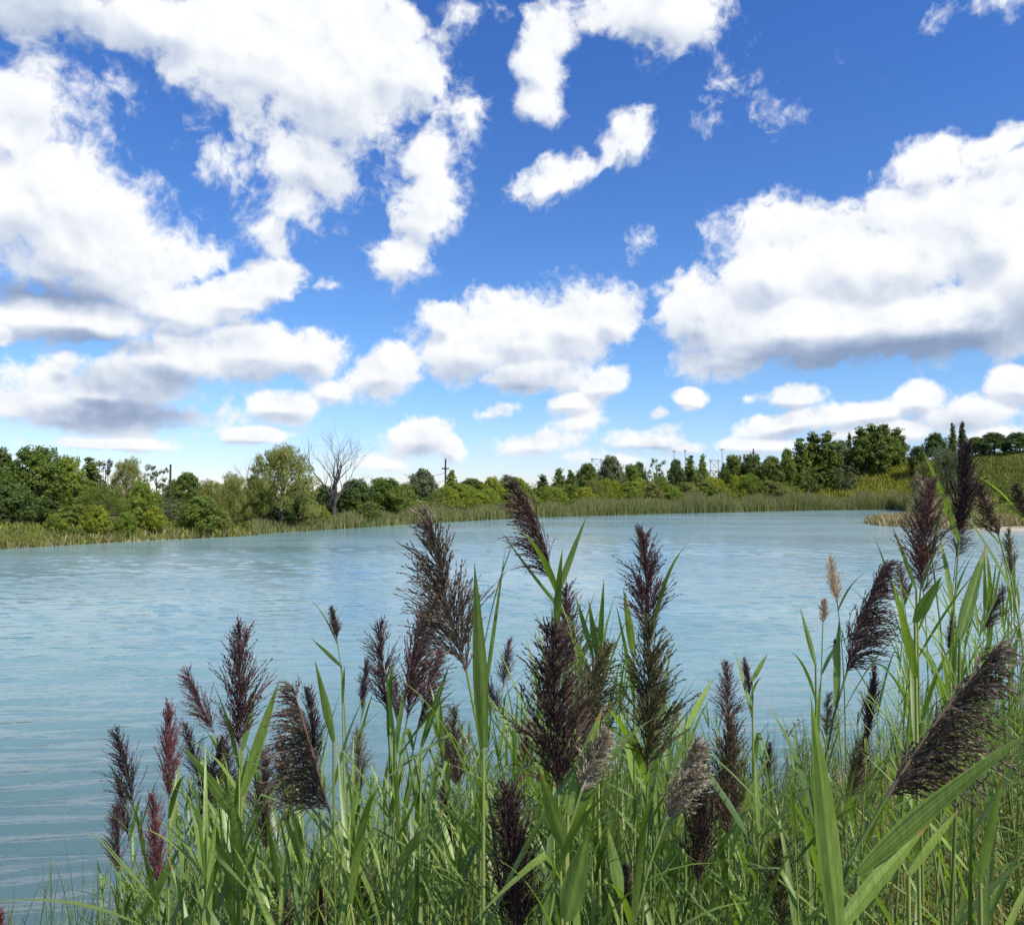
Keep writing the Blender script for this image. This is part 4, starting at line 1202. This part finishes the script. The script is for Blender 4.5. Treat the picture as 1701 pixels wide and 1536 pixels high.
# reeds whose own big leaf stands out: (foot px, tip px, width px, depth m, droop, label)
BIG = [
 ((803,1240),(789,940),25,1.25,.02,'reed with one broad upright leaf standing tall left of centre'),
 ((1392,1560),(1352,1165),38,.95,.05,'reed with the widest upright leaf in the lower right foreground'),
 ((1424,1452),(1712,1212),34,1.0,.12,'reed with a long broad leaf reaching to the right edge'),
 ((1395,1540),(1545,1365),34,.98,.1,'reed with a broad slanting leaf below the long one at the lower right'),
 ((924,992),(973,858),11,2.0,.05,'reed with a light leaf rising right beside the drooping plume'),
 ((955,1040),(832,884),6,2.0,-.1,'reed with a thin dark leaf slanting left above the water in the middle'),
 ((800,1190),(839,915),7,2.0,.0,'reed with a thin pale leaf right of the broad upright one'),
 ((1509,1454),(1597,1338),15,1.3,.05,'reed with a bright lance leaf under the huge diagonal plume'),
 ((1628,1464),(1666,1285),17,1.3,.05,'reed with a stiff narrow leaf in the grass at the right'),
 ((1594,1060),(1637,908),22,1.8,.03,'reed with a sharp leaf right below the tall black plume'),
 ((1520,1034),(1563,958),20,1.7,.05,'reed with a dark blade across the right hand clump'),
 ((1522,980),(1484,876),7,2.2,.05,'reed with a fine leaf pointing left beside the broad purple plume'),
 ((985,1090),(955,985),9,2.0,.03,'reed with a spear leaf left in the fan of spears behind the centre'),
 ((992,1095),(978,995),10,2.0,.02,'reed with an upright spear leaf in the fan behind the centre'),
 ((995,1095),(1003,962),9,2.0,.02,'reed with the tallest spear leaf in the fan behind the centre'),
 ((400,1372),(305,1238),22,1.7,.05,'reed with the long leaf crossing the left clump to upper left'),
 ((402,1320),(462,1132),20,1.8,.03,'reed with a broad leaf rising right in the left clump'),
 ((402,1245),(425,1138),13,2.0,.02,'reed with bright upright leaf beside the tall purple spire'),
 ((554,1232),(524,1098),15,2.1,.03,'reed with a bright leaf leaning left, left of centre over the water'),
 ((568,1108),(517,1060),7,3.2,.03,'reed with a small leaf under the tiny brown plume'),
 ((660,1434),(740,1340),16,1.6,.05,'reed with a straight leaf slanting right near bottom centre'),
 ((830,1434),(724,1324),14,1.5,.03,'reed with a yellow tipped leaf slanting left near bottom centre'),
 ((941,1528),(975,1385),40,1.0,.03,'reed with a broad pale leaf at the bottom edge right of the nearest dark plume'),
 ((943,1352),(1000,1175),24,1.25,.03,'reed with a dark broad leaf in front of the beige plume'),
 ((940,1418),(896,1278),27,1.25,.03,'reed with a broad leaf below the massive dark plume'),
 ((1032,1490),(1010,1375),20,1.4,.05,'reed with an upright leaf right of bottom centre'),
 ((1053,1090),(1036,978),13,2.0,.02,'reed with a leaf left of the tall ragged purple plume'),
 ((1140,1210),(1185,1125),12,2.1,.1,'reed with a leaf right of the greenish brown plume'),
 ((1250,1130),(1275,1085),8,2.8,.05,'reed with a thin dark leaf above the brown column'),
 ((230,1540),(300,1400),16,2.2,.1,'reed with a slanting leaf at the bottom of the left clump'),
 ((1355,1105),(1330,1010),8,2.6,.05,'reed with a thin leaf left of the swept broom plume'),
 ((700,1240),(745,1105),11,2.2,.05,'reed with a thin leaf below the big grey plume'),
]
for (b_, t_, w, Y, dr, lb) in BIG:
    rs = np.random.RandomState(int(b_[0] + t_[1]))
    B = np.array(at(b_[0], b_[1], Y)); T = np.array(at(t_[0], t_[1], Y + rs.uniform(-.06, .06)))
    v = T - B; L = np.linalg.norm(v)
    root = root_spot(B[0] - v[0] * .15, Y + rs.uniform(-.05, .1))
    o = thing('broad_leaved_reed', tuple(root), lb, 'reed', 'reeds whose own leaf stands out in the near reed bed')
    pts = stem_curve(B - root, (0, 0, 0), nrm(np.array([v[0] * .15, 0, 1])))
    st = MB(); st.tube(pts, np.linspace(.0050, .0030, len(pts)), 6, rs.uniform(.3, .9)); st.build('stem', STALK, o)
    lf = MB()
    blade(lf, B - root, v / L + np.array([0, 0, .25]) * dr * 2, L * 1.02, w / F_PX * Y, dr * 1.2, rs, rs.uniform(.25, .7), 14, .16, side=np.cross(v, (0.15, 1, .1)), veins=11 if w > 18 else 5)
    if Y > 1.2: foliage(lf, pts, rs, 5, l0=(.2, .38), w0=(.012, .02), reach=1.0, start=.12)
    lf.build('foliage', REEDLEAF, o)
# the huge plume's own stalk needs a sheath leaf pair: they are the broad leaves above

# plumeless reeds that fill the bed
protos = []
for i in range(12):
    rs = np.random.RandomState(300 + i)
    o = thing('green_reed', (0, 0, 0), 'leafy green reed without a plume filling the near reed bed', 'reed', 'plumeless reeds filling the near bed')
    H = 1.7
    lean = rs.uniform(-.16, .22)
    pts = stem_curve((lean, rs.uniform(-.1, .1), H), (0, 0, 0), nrm(np.array([lean, 0, 1.])))
    st = MB(); st.tube(pts, np.linspace(.0046, .0016, len(pts)), 5, rs.uniform(.0, .9)); st.build('stem', STALK, o)
    lf = MB()
    foliage(lf, pts, rs, 18, l0=(.26, .52), w0=(.009, .023), reach=1.55, start=.0, ang=(.15, .85), droop=(.0, .8))
    top = pts[-1]
    for q in range(3):
        blade(lf, top, (rs.normal(0, .2) + lean, rs.normal(0, .2), 1), rs.uniform(.2, .36), rs.uniform(.008, .014), rs.uniform(0, .2), rs, rs.uniform(.3, .9), wave=.1)
    lf.build('foliage', REEDLEAF, o)
    protos.append([o, False])
ENVL = ((120, 1540), (180, 1440), (240, 1370), (300, 1270), (400, 1210), (450, 1215), (520, 1190), (600, 1190), (700, 1200), (760, 1150), (830, 1100), (900, 1080), (960, 1010), (1010, 1010), (1060, 1060), (1120, 1100),
        (1180, 1150), (1260, 1200), (1330, 1180), (1380, 1160), (1450, 1130), (1500, 960), (1560, 900), (1620, 890), (1660, 950), (1700, 940), (1760, 930))
rs = np.random.RandomState(9)
cnt = 0; tries = 0; batch = []
while cnt < 296 and tries < 4000:
    tries += 1
    x = rs.uniform(150, 1760)
    if 1330 < x and rs.uniform() < .25: continue
    Y = rs.uniform(1.5, 6.6) ** 1.0
    X = (x - 850.5) / F_PX * Y
    if float(lake_sd(X, Y)) < -.5: continue
    top = env(ENVL, x) + abs(rs.normal(0, 1)) * 165 + (10 if Y < 2.5 else 0)
    g = gz(X, Y); h = at(x, top, Y).z - g
    if h < .75 or h > 2.75:
        continue
    if x > 1560 and top > 1080 and rs.uniform() < .75: continue
    rec = protos[cnt % 12]
    s_ = h / 1.95; sx = .55 + .45 * s_
    loc = (X - .03, Y, g - .03)
    r = rec[0] if not rec[1] else dup(rec[0], loc)
    rec[1] = True
    r.location = loc; r.scale = (sx, sx, s_); r.rotation_euler = (0, 0, rs.uniform(-.9, .9) + (math.pi if rs.uniform() < .4 else 0))
    cnt += 1
    batch.append((x, r))
single_out(batch, [(p_[0][0], p_[4]) for p_ in PLUMES if len(p_[4].split()) <= 9], 'leafy reed', 'by')

# ------------------------------------------------------------------ grass and low weeds on the near bank
GRASS = leaf_mat('bank_grass', (.10, .115, .018), (.33, .31, .06), .32, .6, yellow=.06)
def grass_blades(mb, X, Y, h, w, rs, lean=.35):
    n = len(X); z = terrain(X, Y) - .02
    az = rs.uniform(0, 6.283, n); d = np.stack([np.cos(az), np.sin(az)], 1); pd = np.stack([-d[:, 1], d[:, 0]], 1)
    l = rs.uniform(.05, 1, n) * lean * 1.6
    tn = np.clip(rs.normal(.45, .28, n), 0, 1); prev = None
    for k, (f, wf) in enumerate(((0, 1), (.4, .95), (.75, .65), (1.0, .06))):
        c = np.stack([X + d[:, 0] * l * h * f ** 1.8, Y + d[:, 1] * l * h * f ** 1.8, z + h * (f - .28 * l * f ** 2.2)], 1)
        o_ = np.concatenate([pd * (w * wf / 2)[:, None], np.zeros((n, 1))], 1)
        a, b_ = c - o_, c + o_
        if prev is not None: mb.quads(np.stack([prev[0], prev[1], b_, a], 1), tn)
        prev = (a, b_)
rs = np.random.RandomState(44)
def near_spots(n, x0, x1, y0, y1, sd0, power=1.0):
    X = rs.uniform(x0, x1, n); Y = rs.uniform(y0, y1, n); s_ = lake_sd(X, Y); k = s_ > sd0
    return X[k], Y[k]
mb = MB()
X, Y = near_spots(60000, -3.4, 8.5, .9, 10.5, .9)
k = (np.abs(X / Y) < .8) & (rs.uniform(size=len(X)) < np.clip(.35 + X * .25, .25, 1)); X, Y = X[k], Y[k]
grass_blades(mb, X, Y, rs.uniform(.18, .55, len(X)) * np.interp(lake_sd(X, Y), (0, 1.5, 3), (.6, .9, 1)), rs.uniform(.003, .008, len(X)), rs, .5)
o = mb.build('bank_grass', GRASS); tag(o, kind='stuff')
mb = MB()
X, Y = near_spots(16000, -3.4, 9, 1.2, 11.5, -.35)
k = (np.abs(X / Y) < .8) & (lake_sd(X, Y) < 2.2); X, Y = X[k], Y[k]
grass_blades(mb, X, Y, rs.uniform(.35, .95, len(X)), rs.uniform(.004, .010, len(X)), rs, .35)
o = mb.build('shore_sedge', leaf_mat('sedge', (.045, .085, .030), (.14, .19, .05), .3, .5, yellow=.05)); tag(o, kind='stuff')
mb = MB()
X, Y = near_spots(11000, -2, 8.5, 1.2, 10.5, .3)
k = (np.abs(X / Y) < .8); X, Y = X[k], Y[k]
grass_blades(mb, X, Y, rs.uniform(.1, .45, len(X)), rs.uniform(.003, .007, len(X)), rs, 1.6)
X, Y = near_spots(26000, .8, 8.5, 1.2, 9.5, .5); k = (X / Y > .38) & (X / Y < .8); X, Y = X[k], Y[k]
grass_blades(mb, X, Y, rs.uniform(.25, .62, len(X)), rs.uniform(.003, .006, len(X)), rs, .8)
o = mb.build('dry_straw', leaf_mat('straw_litter', (.17, .155, .045), (.46, .39, .16), .2, .7)); tag(o, kind='stuff')

mb = MB()
X, Y = near_spots(16000, -3.6, 6.5, 1.5, 8.5, -.45)
k = (np.abs(X / Y) < .8) & (rs.uniform(size=len(X)) < np.where(X / Y > .42, .15, .85)); X, Y = X[k], Y[k]
hmax = np.clip(3.2 - (np.interp(X / Y * F_PX + 850, [e_[0] for e_ in ENVL], [e_[1] for e_ in ENVL]) + 130 - 820) / F_PX * Y - terrain(X, Y), .3, 1.7)
grass_blades(mb, X, Y, hmax * rs.uniform(.55, 1.0, len(X)), rs.uniform(.006, .017, len(X)), rs, .22)
o = mb.build('reed_undergrowth', leaf_mat('undergrowth_blades', (.055, .100, .028), (.200, .260, .055), .3, .45, yellow=.03)); tag(o, kind='stuff')

WEED = leaf_mat('weed_leaf', (.065, .095, .022), (.17, .20, .05), .3)
def weed(seed):
    rs = np.random.RandomState(seed)
    o = thing('weed_plant', (0, 0, 0), 'w', 'weed', 'bushy weeds at the right edge of the near bank')
    st = MB(); lf = MB(); H = 1.0
    for b in range(5):
        a = rs.uniform(0, 6.28); r_ = rs.uniform(.05, .26)
        pts = np.array([[0, 0, 0], [math.cos(a) * r_ * .4, math.sin(a) * r_ * .4, H * .4], [math.cos(a) * r_, math.sin(a) * r_, H * rs.uniform(.75, 1.0)]])
        st.tube(pts, [.005, .004, .0015], 5, .5)
        for q in range(46):
            t = rs.uniform(.15, 1) * 2; i = min(1, int(t)); p = pts[i] * (1 - (t - i)) + pts[i + 1] * (t - i)
            az = rs.uniform(0, 6.28); blade(lf, p, (math.cos(az), math.sin(az), rs.uniform(.1, .9)), rs.uniform(.06, .12), rs.uniform(.007, .014), .5, rs, rs.uniform(.1, .9), 4)
    st.build('stem', STALK, o); lf.build('foliage', WEED, o)
    return o
w0 = [weed(1), weed(2), weed(3)]
WP = [(1690, 985, 4.2, 'tall bushy weed at the right edge beside the pale water'), (1668, 1120, 3.6, 'bushy weed below the dark plume near the right edge'),
      (1702, 1085, 3.0, 'leafy weed cut by the right edge at mid height'), (1652, 1180, 5.2, 'low weed on the pale beach near the right edge'),
      (1695, 1225, 3.4, 'low leafy weed beside the beach at the right edge'), (1355, 1130, 5.4, 'grassy weed by the water left of the swept broom plume')]
for i, (px, py, Y, lb) in enumerate(WP):
    T = at(px, py, Y); g = gz(T.x, Y)
    r = w0[i] if i < 3 else dup(w0[i % 3], (0, 0, 0))
    r.location = (T.x, Y, g - .02); s_ = max(.3, T.z - g); r.scale = (min(s_, 1.1), min(s_, 1.1), s_); r.rotation_euler = (0, 0, i * 1.1); r['label'] = lb
